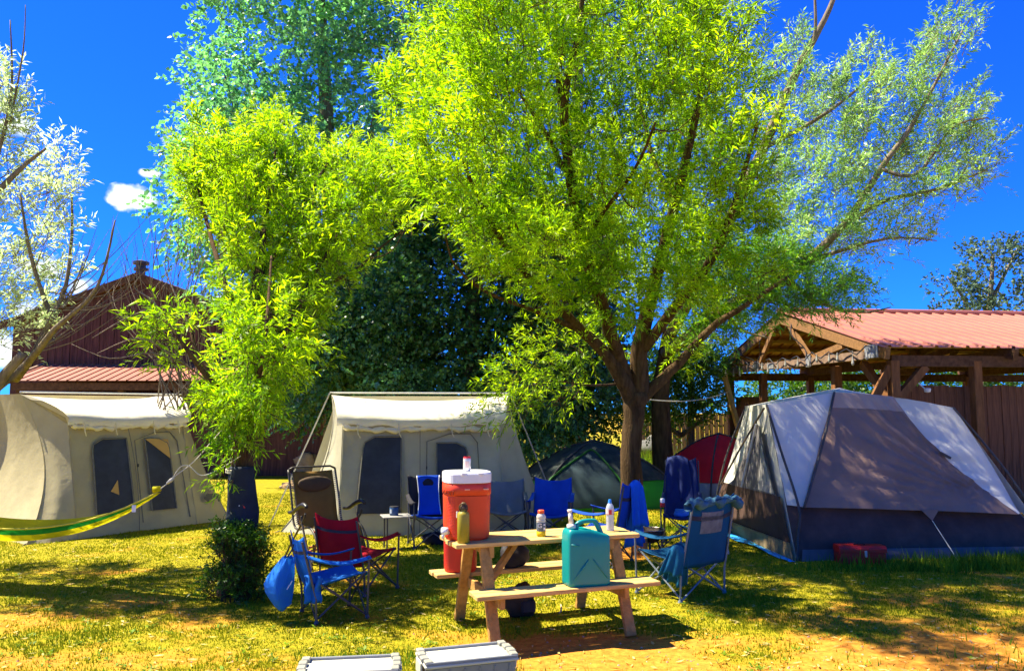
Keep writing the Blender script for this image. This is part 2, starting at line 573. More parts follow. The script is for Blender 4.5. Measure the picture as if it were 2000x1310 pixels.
def build_barn():
    base = Vector((-11.4, 24.0, 0))
    b = thing('barn', 'dark brown board barn with pointed gable behind the left canvas tent', 'barn', base)
    hw, ez, az = 3.75, 4.55, 5.95
    # gable wall: each vertical board its own piece
    n = 34
    for k in range(n):
        x0 = -hw + 2 * hw * k / n; x1 = -hw + 2 * hw * (k + 1) / n
        w = (x1 - x0) * .94
        def top(x): return ez + (az - ez) * (1 - abs(x) / hw)
        mb = MB(); dy = random.uniform(-.012, .012)
        a, c = x0, x0 + w
        pts = [(a, -.02 + dy, 0), (c, -.02 + dy, 0), (c, .02, 0), (a, .02, 0), (a, -.02 + dy, top(a) - .06), (c, -.02 + dy, top(c) - .06), (c, .02, top(c) - .06), (a, .02, top(a) - .06)]
        mb.add(pts, [(0, 1, 5, 4), (1, 2, 6, 5), (2, 3, 7, 6), (3, 0, 4, 7), (4, 5, 6, 7), (0, 3, 2, 1)])
        mb.build('siding_board', M_barn, b)
    mb = MB(); mb.box((0, 5.06, ez / 2), (2 * hw - .06, 9.9, ez))
    mb.add([(-hw, .1, ez), (hw, .1, ez), (0, .1, az - .1), (-hw, 10, ez), (hw, 10, ez), (0, 10, az - .1)], [(0, 1, 2), (3, 5, 4), (0, 2, 5, 3), (1, 4, 5, 2)])
    mb.build('wall', M_barn, b)
    mb = MB()
    for s in (-1, 1):
        mb.bar((s * (hw + .35), 5.2, ez - .10), (0, 5.2, az + .02), 10.7, .1, up=(0, 0, 1))
    r = mb.build('roof', mat('barn_roof', (.16, .07, .05), .6, .2, 3), b)
    mb = MB(); c = Vector((-.72, 1.6, 0))
    mb.lathe([(.15, 5.5), (.15, 6.35), (.22, 6.37), (.22, 6.45), (.16, 6.47), (.16, 6.55), (.25, 6.57), (.25, 6.66), (.05, 6.72)], 14, c)
    mb.build('chimney', mat('stove_pipe', (.06, .06, .075), .5, .2, 4), r)
    mb = MB()
    for s in (-1, 1):
        mb.bar((s * (hw + .35), -.17, ez - .2), (0, -.17, az - .08), .05, .2)
    mb.build('fascia_board', M_dkwood, b)
    # lean-to porch along the front: single roof sheets
    x0, x1 = -2.55, 9.2
    n = int((x1 - x0) / .275)
    top, bot, yt, yb = 3.22, 2.66, -.06, -2.05
    sl = math.atan2(top - bot, yt - yb)
    me = None
    for k in range(n):
        x = x0 + .275 * k
        if me is None:
            mb = MB()
            w = .275
            prof = [(-w / 2 + .002, 0), (-.02, 0), (-.012, .028), (.012, .028), (.02, 0), (w / 2 - .002, 0)]
            L_ = math.hypot(top - bot, yt - yb)
            P0 = [Vector((px, -L_ / 2 * math.cos(sl), -L_ / 2 * math.sin(sl) + pz)) for px, pz in prof]
            P1 = [Vector((px, L_ / 2 * math.cos(sl), L_ / 2 * math.sin(sl) + pz)) for px, pz in prof]
            mb.grid([P0, P1])
            o = mb.build('roof_sheet', M_pink, b, solid=.006)
            me = o.data
            o.location = (x, (yt + yb) / 2, (top + bot) / 2)
        else:
            o = share('roof_sheet', me, b, (x, (yt + yb) / 2, (top + bot) / 2))
            md = o.modifiers.new('thickness', 'SOLIDIFY'); md.thickness = .006; md.offset = 0
    mb = MB(); mb.box(((x0 + x1) / 2, -1.9, 2.5), (x1 - x0 - .1, .12, .2))
    mb.build('eave_beam', M_dkwood, b)
    mb = MB(); mb.box(((x0 + x1) / 2 - .1, -1.3, 1.15), (x1 - x0 - .5, .1, 2.3)); mb.build('porch_wall', M_barn, b)
    for k in range(5):
        mb = MB(); mb.box((x0 + .2 + k * (x1 - x0 - .4) / 4, -1.75, 1.2), (.16, .16, 2.4)); mb.build('porch_post', M_dkwood, b)
    mb = MB()
    mb.bar((x0 - .15, yt, top - .05), (x0 - .15, yb, bot - .06), .06, .2)
    mb.build('porch_fascia', mat('weathered_timber', (.30, .22, .16), .85, .3, 5, stretch=(1, 1, 4)), b)


build_barn()


# ------------------------------------------------------------------ pavilion
PN = Vector((6.87, 14.3, 0))
PANG = math.radians(7.0)


def build_pavilion():
    b = thing('pavilion', 'open timber pavilion with a red metal gable roof behind the grey dome tent', 'pavilion', PN, PANG)
    # local: x along the ridge, y along the gable (away)
    GW, EZ, RZ, LEN = 7.45, 2.88, 3.92, 10.5
    half = GW / 2
    sl = math.atan2(RZ - EZ, half)
    Ls = half / math.cos(sl) + .25
    w = .3
    for side in (0, 1):
        me = None
        for k in range(int((LEN + .4) / w)):
            x = -.35 + w * (k + .5)
            s = 1 if side == 0 else -1
            yc = half - s * (half + .25 * math.cos(sl)) / 2
            zc = (EZ + RZ) / 2 - .25 * math.sin(sl) / 2 + .17
            if me is None:
                prof = [(-w / 2 + .001, 0), (-.04, 0), (-.025, .035), (.025, .035), (.04, 0), (w / 2 - .001, 0)]
                dy, dz = Ls / 2 * math.cos(sl) * s, Ls / 2 * math.sin(sl)
                mb = MB()
                mb.grid([[Vector((px, -dy, -dz + pz)) for px, pz in prof], [Vector((px, dy, dz + pz)) for px, pz in prof]])
                o = mb.build('roof_sheet', M_pink, b); me = o.data; o.location = (x, yc, zc)
            else:
                o = share('roof_sheet', me, b, (x, yc, zc))
            md = o.modifiers.new('thickness', 'SOLIDIFY'); md.thickness = .008; md.offset = 0
    mb = MB(); mb.tube([(-.37, half, RZ + .2), (LEN, half, RZ + .2)], .07, 8); mb.build('ridge_cap', M_pink, b)
    # trusses
    M_tr = mat('truss_timber', (.22, .11, .04), .8, .3, 6, bump=.2, stretch=(3, 3, 3))

    def truss(x, main):
        m = M_tr if main else M_dkwood
        mb = MB(); mb.bar((x, -.05, EZ), (x, GW + .05, EZ), .09, .16); mb.build('bottom_chord', mat('chord_timber', (.20, .13, .09), .8, .3, 6) if main else m, b)
        for s in (0, 1):
            mb = MB(); mb.bar((x - .002, -.3 if s == 0 else GW + .3, EZ - .02), (x - .002, half, RZ), .09, .2); mb.build('top_chord', m, b)
        def zt(t): return EZ + (RZ - EZ) * (1 - abs(t - half) / half) - .08
        for (t0, t1) in ((2.45, 1.15), (2.45, 3.35), (5.0, 4.1), (5.0, 6.3)):
            mb = MB(); mb.bar((x + .003, t0, EZ + .06), (x + .003, t1, zt(t1)), .07, .12); mb.build('web_strut', m, b)
        if main:
            for (t, zz, ww, hh) in ((.12, EZ + .05, .42, .24), (GW - .12, EZ + .05, .42, .24), (2.45, EZ + .02, .2, .26), (5.0, EZ + .02, .2, .26), (4.25, EZ, .34, .13)):
                mb = MB(); mb.box((x - .055, t, zz), (.012, ww, hh)); mb.build('gusset_plate', M_metal, b)
    for i, x in enumerate((-.28, 2.2, 4.6, 7.0)):
        truss(x, i == 0)
    # purlins under the sheets
    for side in (0, 1):
        for k in range(6):
            t = (k + .35) / 6
            y = half - (1 if side == 0 else -1) * half * (1 - t) * 1.03
            z = EZ + (RZ - EZ) * t + .085
            mb = MB(); mb.box((LEN / 2 - .2, y, z), (LEN, .14, .06)); mb.build('purlin', mat('purlin_timber', (.33, .22, .13), .85, .3, 5), b)
    # posts
    for (x, y) in ((0, 0), (0, 1.95), (0, 5.4), (0, GW), (2.3, GW), (4.6, GW), (7.0, GW), (1.65, 0.02), (4.6, 0), (7.0, 0)):
        if (x, y) == (1.65, 0.02): x = 1.62
        mb = MB(); mb.box((x, y, 1.38), (.165, .165, 2.76), bev=.01); mb.build('post', M_post, b)
    for s in (0, 1):
        mb = MB(); mb.box((LEN / 2 - .1, s * GW, 2.75), (LEN - .1, .12, .2)); mb.build('eave_beam', M_dkwood, b)
    # knee braces at the near corner and at the gable posts
    for (a, c) in (((0, .1, 2.0), (0, .95, 2.75)), ((0, .1, 2.2), (.0, .12, 2.2)), ((.62, 0, 2.65), (.1, 0, 2.1))):
        if (Vector(a) - Vector(c)).length < .1: continue
        mb = MB(); mb.bar(a, c, .12, .14); mb.build('knee_brace', M_post, b)
    mb = MB(); mb.bar((-.05, -.0, 2.65), (-.5, .12, 1.75), .12, .14); mb.build('knee_brace', M_post, b)
    # board wall along the near side and the back of the gable
    me = None
    for k in range(58):
        x = .3 + .15 * k
        if me is None:
            mb = MB(); mb.box((0, 0, 1.16), (.143, .025, 2.32)); o = mb.build('wall_board', mat('pavilion_board', (.16, .066, .030), .85, .5, 3, bump=.3, stretch=(8, 8, .6)), b); me = o.data
            o.location = (x, .30, 0)
        else:
            share('wall_board', me, b, (x + random.uniform(-.002, .002), .30 + random.uniform(-.008, .008), random.uniform(-.02, .012)))
    for k in range(13):
        share('wall_board', me, b, (.12, 5.5 + .15 * k, -.12 + random.uniform(-.02, .012)), math.pi / 2)
    # hanging flood lamp on the front
    mb = MB(); mb.lathe([(.02, -.04), (.05, -.03), (.06, .02), (.055, .035), (.01, .04)], 14, (.55, -.14, 2.22)); mb.bar((.55, -.10, 2.23), (.45, -.02, 2.37), .02, .02)
    mb.build('flood_lamp', mat('lamp_white', (.75, .75, .72), .4, .05), b)
    # string lights
    rot = Matrix.Rotation(PANG, 4, 'Z')
    s = thing('string_lights', 'black cord of small glass bulbs strung along the pavilion truss', 'string lights', PN + rot @ Vector((-.4, 0, 2.78)), PANG)
    mb = MB(); pts = []
    for k in range(46):
        t = k / 45; pts.append((0, t * GW, .22 + .06 * math.sin(t * 70) - .05 * abs(math.sin(t * 22))))
    mb.tube(pts, .012, 4)
    for (t0, t1, z1) in ((2.45, 3.35, .95), (5.0, 4.1, .95), (5.0, 6.3, .5)):
        mb.tube([(.02 + .07 * math.sin(9 * q), t0 + (t1 - t0) * q, .2 + z1 * q) for q in np.linspace(0, 1, 12)], .013, 4)
    mb.build('cord', mat('black_plastic', (.02, .02, .022), .5, .2), s)
    gb = mat('bulb_glass', (.34, .34, .32), .15, .1, spec=.6)
    for k in range(17):
        t = (k + .5) / 17 * GW + random.uniform(-.12, .12)
        z = random.uniform(-.02, .12)
        mb = MB(); mb.lathe([(.012, .10), (.016, .05), (.026, 0), (.03, -.03), (.02, -.06), (.004, -.07)], 8, (0, t, z))
        mb.tube([(0, t, z + .1), (0, t, .2)], .007, 4)
        mb.build('bulb', gb, s)
    # loose board leaning on the far corner post
    a, c = W(1415, 734, 20.6), G(1500, 940)
    c = Vector((6.0, 20.0, 0.02))
    t = thing('leaning_board', 'pale new timber board leaning against the far pavilion corner', 'board', (c.x, c.y, 0))
    mb = MB(); mb.bar(a, c, .09, .2, up=(0, -1, .3), bev=.006)
    mb.build('board', mat('new_pine', (.62, .38, .11), .75, .2, 6, stretch=(3, 3, 1)), t, True)


build_pavilion()


def build_fence():
    a, c = Vector((4.6, 29.0, 0)), Vector((9.6, 27.2, 0))
    t = thing('board_fence', 'weathered vertical board fence at the back of the camp ground', 'fence', a)
    d = (c - a); n = int(d.length / .16); ang = math.atan2(d.y, d.x)
    me = None
    fm = mat('fence_board', (.14, .085, .045), .9, .45, 3, bump=.3, stretch=(8, 8, .6))
    for k in range(n):
        p = d * (k / n)
        if me is None:
            mb = MB(); mb.box((0, 0, .85), (.148, .022, 1.7)); o = mb.build('fence_board', fm, t); me = o.data; o.rotation_euler.z = ang
        else:
            o = share('fence_board', me, t, (p.x, p.y + random.uniform(-.01, .01), random.uniform(-.05, .02)), ang)
    for z in (.4, 1.3):
        mb = MB(); mb.bar((0, .06, z), (d.x, d.y + .06, z), .05, .09); mb.build('rail', fm, t)
    for k in range(4):
        mb = MB(); p = d * (k / 3); mb.box((p.x, p.y + .12, .85), (.1, .1, 1.75)); mb.build('post', fm, t)


build_fence()

# ------------------------------------------------------------------ trees
M_bark = mat('willow_bark', (.082, .050, .024), .95, .5, 3, bump=.9, bscale=14, stretch=(5, 5, .9), spec=.1)
M_bark2 = mat('grey_bark', (.20, .16, .11), .95, .4, 4, bump=.6, bscale=16, stretch=(4, 4, 1), spec=.1)
M_willow = mat('willow_leaf', (.25, .365, .007), .45, .3, .9, spec=.30, trans=.58, tcolor=(2.15, 2.1, .5), island=.40, dark=(.075, .20, .008))
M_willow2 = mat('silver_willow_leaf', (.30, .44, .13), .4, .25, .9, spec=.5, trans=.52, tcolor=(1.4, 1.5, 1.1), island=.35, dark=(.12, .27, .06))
M_pale = mat('pale_willow_leaf', (.46, .56, .34), .5, .2, .9, spec=.4, trans=.62, tcolor=(1.4, 1.4, 1.0), island=.3)
M_poplar = mat('flare_poplar_leaf', (.14, .33, .17), .4, .35, .4, spec=.6, trans=.42, tcolor=(1.5, 1.8, .9), island=.5)  # leaf colour raised toward teal to imitate sky flare
M_bush = mat('bush_leaf', (.055, .145, .012), .4, .35, .6, spec=.4, trans=.4, tcolor=(1.8, 1.8, .5), island=.45)
M_spruce = mat('blue_shrub_leaf', (.022, .065, .045), .5, .3, .6, spec=.3, trans=.2, island=.4)


def unit(a):
    return a / np.maximum(np.linalg.norm(a, axis=-1, keepdims=True), 1e-9)


def sphere_pts(n):
    v = unit(rng.normal(size=(n, 3)))
    return v * (rng.random((n, 1)) ** (1 / 2.4))


def in_poly(u, v, poly):
    c = np.zeros(len(u), bool)
    j = len(poly) - 1
    for i in range(len(poly)):
        (xi, yi), (xj, yj) = poly[i], poly[j]
        hit = ((yi > v) != (yj > v)) & (u < (xj - xi) * (v - yi) / (yj - yi + 1e-9) + xi)
        c ^= hit
        j = i
    return c


def clumps_in(poly, n, depth, jitter, gap=0.0, seed=0):
    """clump centres through a crown whose outline runs through poly at the given depth (a number or a function of u, v)"""
    us = [p[0] for p in poly]; vs_ = [p[1] for p in poly]
    out = []
    best = []
    while len(out) < n:
        u = rng.uniform(min(us), max(us), 400); v = rng.uniform(min(vs_), max(vs_), 400)
        k = in_poly(u, v, poly)
        for a, b in zip(u[k], v[k]):
            if gap and any((a - q[0]) ** 2 + (b - q[1]) ** 2 < (gap * random.uniform(.5, 1)) ** 2 for q in best[-int(n * .8):]):
                if random.random() < .85: continue
            best.append((a, b))
            d = depth(a, b) if callable(depth) else depth
            out.append(W(a, b, d + random.uniform(-jitter, jitter)))
            if len(out) >= n: break
    return np.array([tuple(p) for p in out])


def foliage(name, centers, radius, sprays, per, leaf_len, leaf_w, m, parent, hub, twig_m=None, slen=(.18, .42), droop=.2, upb=.45, world_o=None, round_leaf=False, twig_share=.6, flat=1.0, plume=0.0):
    """leaf sprays round each clump centre: every leaf is its own small face on a twig"""
    C = np.repeat(centers, sprays, axis=0)
    R = np.repeat(np.broadcast_to(radius, (len(centers),)), sprays)[:, None] * rng.uniform(.75, 1.1, (len(C), 1))
    off = sphere_pts(len(C)) * R * np.array([1, 1, flat])
    if plume:
        # each bough's leaves stretch outward into a ragged tip
        pd = unit(unit(centers - hub) + np.array([0, 0, .55]) + rng.normal(size=centers.shape) * .35)
        pl = plume * rng.uniform(.4, 1.25, len(centers))
        q = rng.random(len(C)) ** 1.25
        off = off * (1 - .62 * q)[:, None] + np.repeat(pd, sprays, 0) * (np.repeat(pl, sprays) * (q - .25))[:, None]
    B = C + off
    D = unit(unit(B - hub) * .55 + unit(off) * .45 + np.array([0, 0, upb]) + rng.normal(size=B.shape) * .35)
    ln = rng.uniform(slen[0], slen[1], (len(B), 1))
    n = len(B) * per
    t = np.tile((np.arange(per) + .6) / per, len(B))[:, None]
    Bl, Dl, Ll = np.repeat(B, per, 0), np.repeat(D, per, 0), np.repeat(ln, per, 0)
    perp = unit(np.cross(Dl, rng.normal(size=Dl.shape)))
    P = Bl + Dl * Ll * t - np.array([0, 0, 1]) * (t ** 2 * Ll * droop)
    A = unit(Dl * .75 + perp * .75 - np.array([0, 0, droop]))
    S = unit(np.cross(A, rng.normal(size=A.shape)))
    l = leaf_len * rng.uniform(.6, 1.25, (n, 1)); w = leaf_w * rng.uniform(.7, 1.2, (n, 1))
    mid = .42 if not round_leaf else .4
    v = np.empty((n, 4, 3))
    v[:, 0] = P
    v[:, 1] = P + A * l * mid + S * w / 2
    v[:, 2] = P + A * l - np.array([0, 0, 1]) * l * .12
    v[:, 3] = P + A * l * mid - S * w / 2
    o_ = np.array(tuple(world_o))
    raw_mesh(name, v.reshape(-1, 3) - o_, 4, m, parent)['kind'] = 'stuff'
    # twigs
    if twig_m is not None:
        k = rng.random(len(B)) < twig_share
        b, d, q = B[k], D[k], ln[k]
        st = b - d * q * .5
        e = b + d * q * .95 - np.array([0, 0, 1]) * q * droop * .9
        x = unit(np.cross(d, np.array([.3, .2, .9]))); y = np.cross(d, x)
        r = .0035 + leaf_len * .015
        vv = np.empty((len(b), 3, 4, 3))
        for i in range(3):
            a0, a1 = 2 * math.pi * i / 3, 2 * math.pi * (i + 1) / 3
            o0, o1 = x * math.cos(a0) + y * math.sin(a0), x * math.cos(a1) + y * math.sin(a1)
            vv[:, i, 0] = st + o0 * r; vv[:, i, 1] = st + o1 * r; vv[:, i, 2] = e + o1 * r * .3; vv[:, i, 3] = e + o0 * r * .3
        raw_mesh('twigs', vv.reshape(-1, 3) - o_, 4, twig_m, parent)['kind'] = 'stuff'


def smooth_line(pts, rs, k=5):
    P, R = [], []
    m = len(pts)
    for i in range(m - 1):
        p0, p1, p2, p3 = pts[max(i - 1, 0)], pts[i], pts[i + 1], pts[min(i + 2, m - 1)]
        for j in range(k):
            t = j / k
            P.append(0.5 * ((2 * p1) + (p2 - p0) * t + (2 * p0 - 5 * p1 + 4 * p2 - p3) * t * t + (3 * p1 - p0 - 3 * p2 + p3) * t ** 3))
            R.append(rs[i] * (1 - t) + rs[i + 1] * t)
    P.append(pts[-1]); R.append(rs[-1])
    return P, R


def limbs(tree, name, lines, m, n=9, rough=.0):
    """each limb a tapering tube through its points; returns sample points for the boughs"""
    S = []
    for pts, rs in lines:
        pts = [Vector(p) for p in pts]
        P, R = smooth_line(pts, rs)
        if rough:
            P = [p + Vector((random.gauss(0, 1), random.gauss(0, 1), random.gauss(0, .5))) * rough * r for p, r in zip(P, R)]
        mb = MB(); mb.tube(P, R, n)
        mb.build(name, m, tree, True, True)
        S += [(p, r) for p, r in zip(P, R)][4:]
    return S


def boughs(tree, S, centers, m, r0=.018, hub=None, share_=1.0, up=.25):
    """branches that carry the leaf clumps: each grows from the nearest limb or from an earlier bough"""
    mb = MB()
    n0 = len(S)
    sp = np.zeros((n0 + 9 * len(centers) + 9, 3)); sr = np.zeros(len(sp))
    sp[:n0] = [tuple(p) for p, r in S]; sr[:n0] = [r for p, r in S]
    order = np.argsort([np.min(np.linalg.norm(sp[:n0] - c, axis=1)) for c in centers])
    k = n0
    for ci in order:
        c = centers[ci]
        if random.random() > share_: continue
        d = np.linalg.norm(sp[:k] - c, axis=1) + .9 * np.maximum(0, sp[:k, 2] - c[2] + .1) + (np.arange(k) < n0) * .12
        i = int(np.argmin(d))
        a, e = Vector(sp[i]), Vector(c)
        ln = (e - a).length
        if ln < .15: continue
        r = min(sr[i] * .8, r0 * (.5 + .3 * ln))
        mid = (a + e) / 2 + Vector((random.gauss(0, .08), random.gauss(0, .08), -up * .35 + random.gauss(0, .06))) * ln
        P, R = smooth_line([a, mid, e, e + (e - mid) * .35], [r, r * .65, r * .4, r * .12], 3)
        mb.tube(P, R, 5)
        for q in range(2, len(P)):
            if R[q] > .0025:
                sp[k] = tuple(P[q]); sr[k] = R[q]; k += 1
    o = mb.build('boughs', m, tree, True, True)
    o['kind'] = 'stuff'
    return o


def wl(spec):
    """limb through places given as (u, v, distance, radius)"""
    return [W(u, v, d) for u, v, d, r in spec], [r for u, v, d, r in spec]


def build_main_willow():
    g = Vector((1.99, 13.0, 0))
    t = thing('willow_tree', 'large yellow green willow with a forked trunk in the middle of the camp', 'tree', g, group='willows in leaf')
    lines = [
        ([g + Vector((-.06, 0, -.1)), g + Vector((-.04, 0, .25)), W(1232, 900, 13), W(1236, 820, 13), W(1243, 770, 13)], [.28, .20, .165, .165, .20]),
    ]
    S = limbs(t, 'trunk', lines, M_bark, 14, .05)
    def fl(spec):
        return wl([(u, v, d - 2.3 * min(1, max(0, (760 - v) / 560)) ** 1.1, r * (.82 - .12 * min(1, max(0, (760 - v) / 560)))) for u, v, d, r in spec])
    S2 = limbs(t, 'limb', [
        fl([(1240, 790, 13, .20), (1190, 700, 12.9, .13), (1130, 640, 12.7, .105), (1060, 570, 12.4, .085), (1000, 500, 12.1, .06), (930, 380, 11.7, .04), (880, 230, 11.4, .02)]),
        fl([(1243, 780, 13, .20), (1215, 720, 13, .15), (1180, 610, 12.8, .13), (1140, 480, 12.6, .12), (1108, 300, 12.4, .10), (1105, 180, 12.3, .075), (1130, 60, 12.2, .055), (1150, -120, 12.1, .03)]),
        fl([(1250, 780, 13, .21), (1250, 680, 13.1, .17), (1272, 580, 13.2, .14), (1318, 400, 13.3, .11), (1350, 270, 13.3, .08), (1385, 100, 13.3, .055), (1420, -100, 13.3, .03)]),
        fl([(1255, 775, 13, .14), (1320, 715, 13, .095), (1390, 640, 13.1, .075), (1450, 600, 13.1, .055), (1540, 540, 13.2, .03)]),
        fl([(1250, 690, 13.1, .12), (1330, 585, 12.8, .10), (1400, 490, 12.6, .08), (1440, 380, 12.4, .055), (1480, 240, 12.2, .03)]),
        fl([(1120, 640, 12.7, .06), (1040, 605, 12.0, .04), (950, 570, 11.5, .028), (890, 520, 11.2, .02), (870, 460, 11.1, .012)]),
        fl([(1060, 570, 12.4, .07), (1020, 500, 12.9, .05), (990, 400, 13.4, .035), (960, 250, 13.8, .02)]),
        fl([(1215, 750, 13, .03), (1150, 752, 12.4, .018), (1080, 745, 11.9, .014), (1010, 760, 11.4, .009)]),
        fl([(1108, 300, 12.4, .07), (1090, 160, 12.9, .05), (1085, 40, 13.2, .035), (1080, -100, 13.4, .02)]),
        fl([(1140, 480, 12.6, .06), (1168, 430, 11.8, .04), (1240, 330, 11.2, .028), (1280, 240, 10.8, .018)]),
        fl([(1100, 330, 12.4, .06), (1060, 250, 11.6, .04), (1020, 190, 11.0, .025), (990, 120, 10.6, .015)]),
        fl([(1318, 400, 13.3, .06), (1270, 290, 14.2, .045), (1240, 120, 15.0, .03), (1230, -60, 15.4, .02)]),
    ], M_bark, 9, .06)
    S += S2
    poly = [(820, -180), (850, 60), (770, 160), (780, 210), (830, 270), (800, 330), (840, 400), (890, 440), (940, 480), (1010, 460), (1040, 520), (1100, 510), (1140, 550), (1200, 560), (1230, 600), (1260, 540),
            (1300, 560), (1350, 510), (1400, 520), (1460, 460), (1490, 370), (1460, 300), (1490, 180), (1440, 60), (1470, -60), (1460, -180)]
    C = clumps_in(poly, 330, lambda u, v: 10.5 + .7 * math.sin(u * .011) + 1.6 * max(0, (v - 300) / 300), 2.0, 36)
    C2 = np.array([tuple(W(u, v, d)) for u, v, d in (
        (985, 740, 11.3), (1030, 780, 11.4), (1000, 720, 11.2), (1080, 690, 11.8), (1110, 740, 11.8), (1060, 660, 12.2), (1090, 780, 12.4), (1050, 720, 11.5), (980, 790, 11.3),
        (1130, 690, 12.4), (1170, 640, 12.6), (1330, 690, 12.9), (1400, 590, 12.8), (1420, 640, 13.0), (1460, 560, 13), (1360, 640, 13.2), (1490, 590, 13.2), (1300, 650, 13.4), (1520, 540, 13), (1210, 680, 13.3))])
    # boughs that reach out over the lawn, above the picture, and shade its right hand corner
    CO = np.stack([rng.uniform(-1.0, 1.7, 30), rng.uniform(6.7, 8.4, 30), rng.uniform(6.2, 7.6, 30)], -1)
    hub = np.array([1.9, 12.8, 3.6])
    boughs(t, S, CO, M_bark, .02)
    foliage('leaves', CO, .34, 20, 12, .115, .020, M_willow, t, hub, M_bark, world_o=g, slen=(.14, .34))
    boughs(t, S, np.concatenate([C, C2]), M_bark, .02)
    foliage('leaves', C, .36, 26, 13, .115, .020, M_willow, t, hub, M_bark, world_o=g, flat=1.2, slen=(.14, .34), plume=.75)
    C3 = clumps_in([(870, 440), (1000, 420), (1250, 450), (1500, 420), (1490, 540), (1400, 600), (1300, 610), (1230, 640), (1120, 610), (1040, 560), (950, 540)], 75, 11.3, 1.0, 36)
    boughs(t, S, C3, M_bark, .012)
    foliage('leaves', C3, .26, 20, 12, .115, .020, M_willow, t, hub, M_bark, world_o=g, slen=(.14, .32), droop=.5, plume=.3)
    foliage('leaves', C2, .34, 22, 12, .11, .019, M_willow, t, hub, M_bark, world_o=g)


def build_left_willow():
    g = Vector((-2.87, 8.4, 0))
    t = thing('willow_tree', 'slender yellow green willow on the left with the hammock rope round its trunk', 'tree', g, group='willows in leaf')
    S = limbs(t, 'trunk', [([g + Vector((.02, 0, -.1)), W(468, 1060, 8.4), W(472, 980, 8.4), W(474, 900, 8.4), W(478, 800, 8.45), W(484, 700, 8.6), W(500, 560, 9.3), W(520, 420, 10.3), W(540, 280, 11.3)], [.20, .15, .125, .115, .10, .085, .06, .035, .015])], M_bark, 12, .04)
    def ll(spec):
        return wl([(u, v, d + max(0, 640 - v) / 480 * 3.0, r * .85) for u, v, d, r in spec])
    S += limbs(t, 'limb', [
        ll([(476, 860, 8.4, .08), (450, 790, 8.2, .05), (400, 730, 8.0, .035), (345, 655, 7.9, .02), (300, 600, 7.8, .01)]),
        ll([(478, 830, 8.4, .07), (425, 745, 8.5, .045), (385, 690, 8.6, .03), (372, 640, 8.7, .015)]),
        ll([(482, 740, 8.5, .06), (560, 640, 9.1, .045), (610, 540, 9.6, .035), (660, 460, 10.0, .025), (700, 380, 10.4, .012)]),
        ll([(490, 640, 8.6, .05), (600, 570, 9.4, .038), (690, 530, 10.2, .028), (760, 470, 10.8, .018), (835, 425, 11.2, .008)]),
        ll([(484, 700, 8.6, .05), (440, 560, 8.3, .04), (400, 420, 8.2, .025), (370, 300, 8.1, .012)]),
        ll([(500, 560, 8.8, .04), (580, 420, 9.4, .03), (640, 320, 9.9, .02), (690, 260, 10.3, .01)]),
        ll([(476, 850, 8.4, .05), (500, 760, 8.1, .035), (520, 640, 8.0, .025), (530, 500, 8.0, .012)]),
    ], M_bark, 8, .05)
    poly = [(515, 215), (545, 240), (600, 300), (660, 300), (720, 300), (770, 300), (800, 350), (790, 430), (730, 470), (680, 530), (640, 590), (600, 650), (560, 690), (530, 750), (505, 830), (450, 840), (440, 780), (465, 700),
            (465, 600), (480, 540), (440, 480), (400, 430), (370, 380), (400, 340), (460, 300)]
    dep = lambda u, v: 8.3 + max(0, (u - 460)) / 340 * 2.8 + max(0, (680 - v)) / 480 * 3.4
    C = clumps_in(poly, 240, dep, .9, 30)
    poly2 = [(350, 370), (370, 270), (400, 260), (440, 290), (440, 420), (420, 470)]
    C = np.concatenate([C, clumps_in(poly2, 22, 10.2, .8, 26)])
    C2 = np.array([tuple(W(u, v, d)) for u, v, d in (
        (275, 635, 7.8), (310, 650, 7.8), (330, 690, 7.9), (350, 620, 7.9), (345, 660, 8.0), (395, 610, 8.5), (310, 610, 7.8),
        (400, 770, 8.1), (420, 780, 8.1), (440, 820, 8.2), (410, 830, 8.1), (450, 740, 8.3), (470, 800, 8.15), (480, 860, 8.2), (440, 880, 8.2), (500, 820, 8.3), (460, 700, 8.2), (300, 690, 7.9),
        (440, 930, 8.2), (505, 760, 8.3), (520, 700, 8.4), (540, 640, 8.6), (820, 420, 11.2), (790, 450, 11.0))])
    hub = np.array([-2.6, 8.6, 3.0])
    boughs(t, S, np.concatenate([C, C2]), M_bark, .014)
    foliage('leaves', C, .24, 22, 12, .105, .019, M_willow, t, hub, M_bark, world_o=g, flat=1.2, slen=(.12, .30), plume=.75)
    foliage('leaves', C2, .13, 9, 11, .095, .018, M_willow, t, hub, M_bark, world_o=g, slen=(.12, .28))
    # dead lower branches without leaves
    mb = MB()
    for sp in ([(452, 790, 8.2), (380, 725, 8.0), (300, 690, 7.8), (215, 700, 7.6), (140, 672, 7.5)], [(380, 725, 8.0), (330, 690, 7.8), (270, 660, 7.6), (190, 690, 7.5)], [(345, 655, 7.9), (300, 590, 7.8), (262, 560, 7.8), (285, 528, 7.8)],
               [(372, 640, 8.7), (340, 570, 8.8), (322, 520, 8.9), (330, 480, 8.9)], [(372, 640, 8.7), (380, 560, 8.8), (402, 500, 8.9)], [(300, 600, 7.8), (240, 625, 7.7), (180, 660, 7.6)], [(480, 960, 8.4), (455, 900, 8.25), (440, 860, 8.2)]):
        P, R = smooth_line([W(*q) for q in sp], list(np.linspace(.012, .003, len(sp))), 4)
        mb.tube(P, R, 5)
    mb.build('dead_branches', M_bark2, t, True, True)


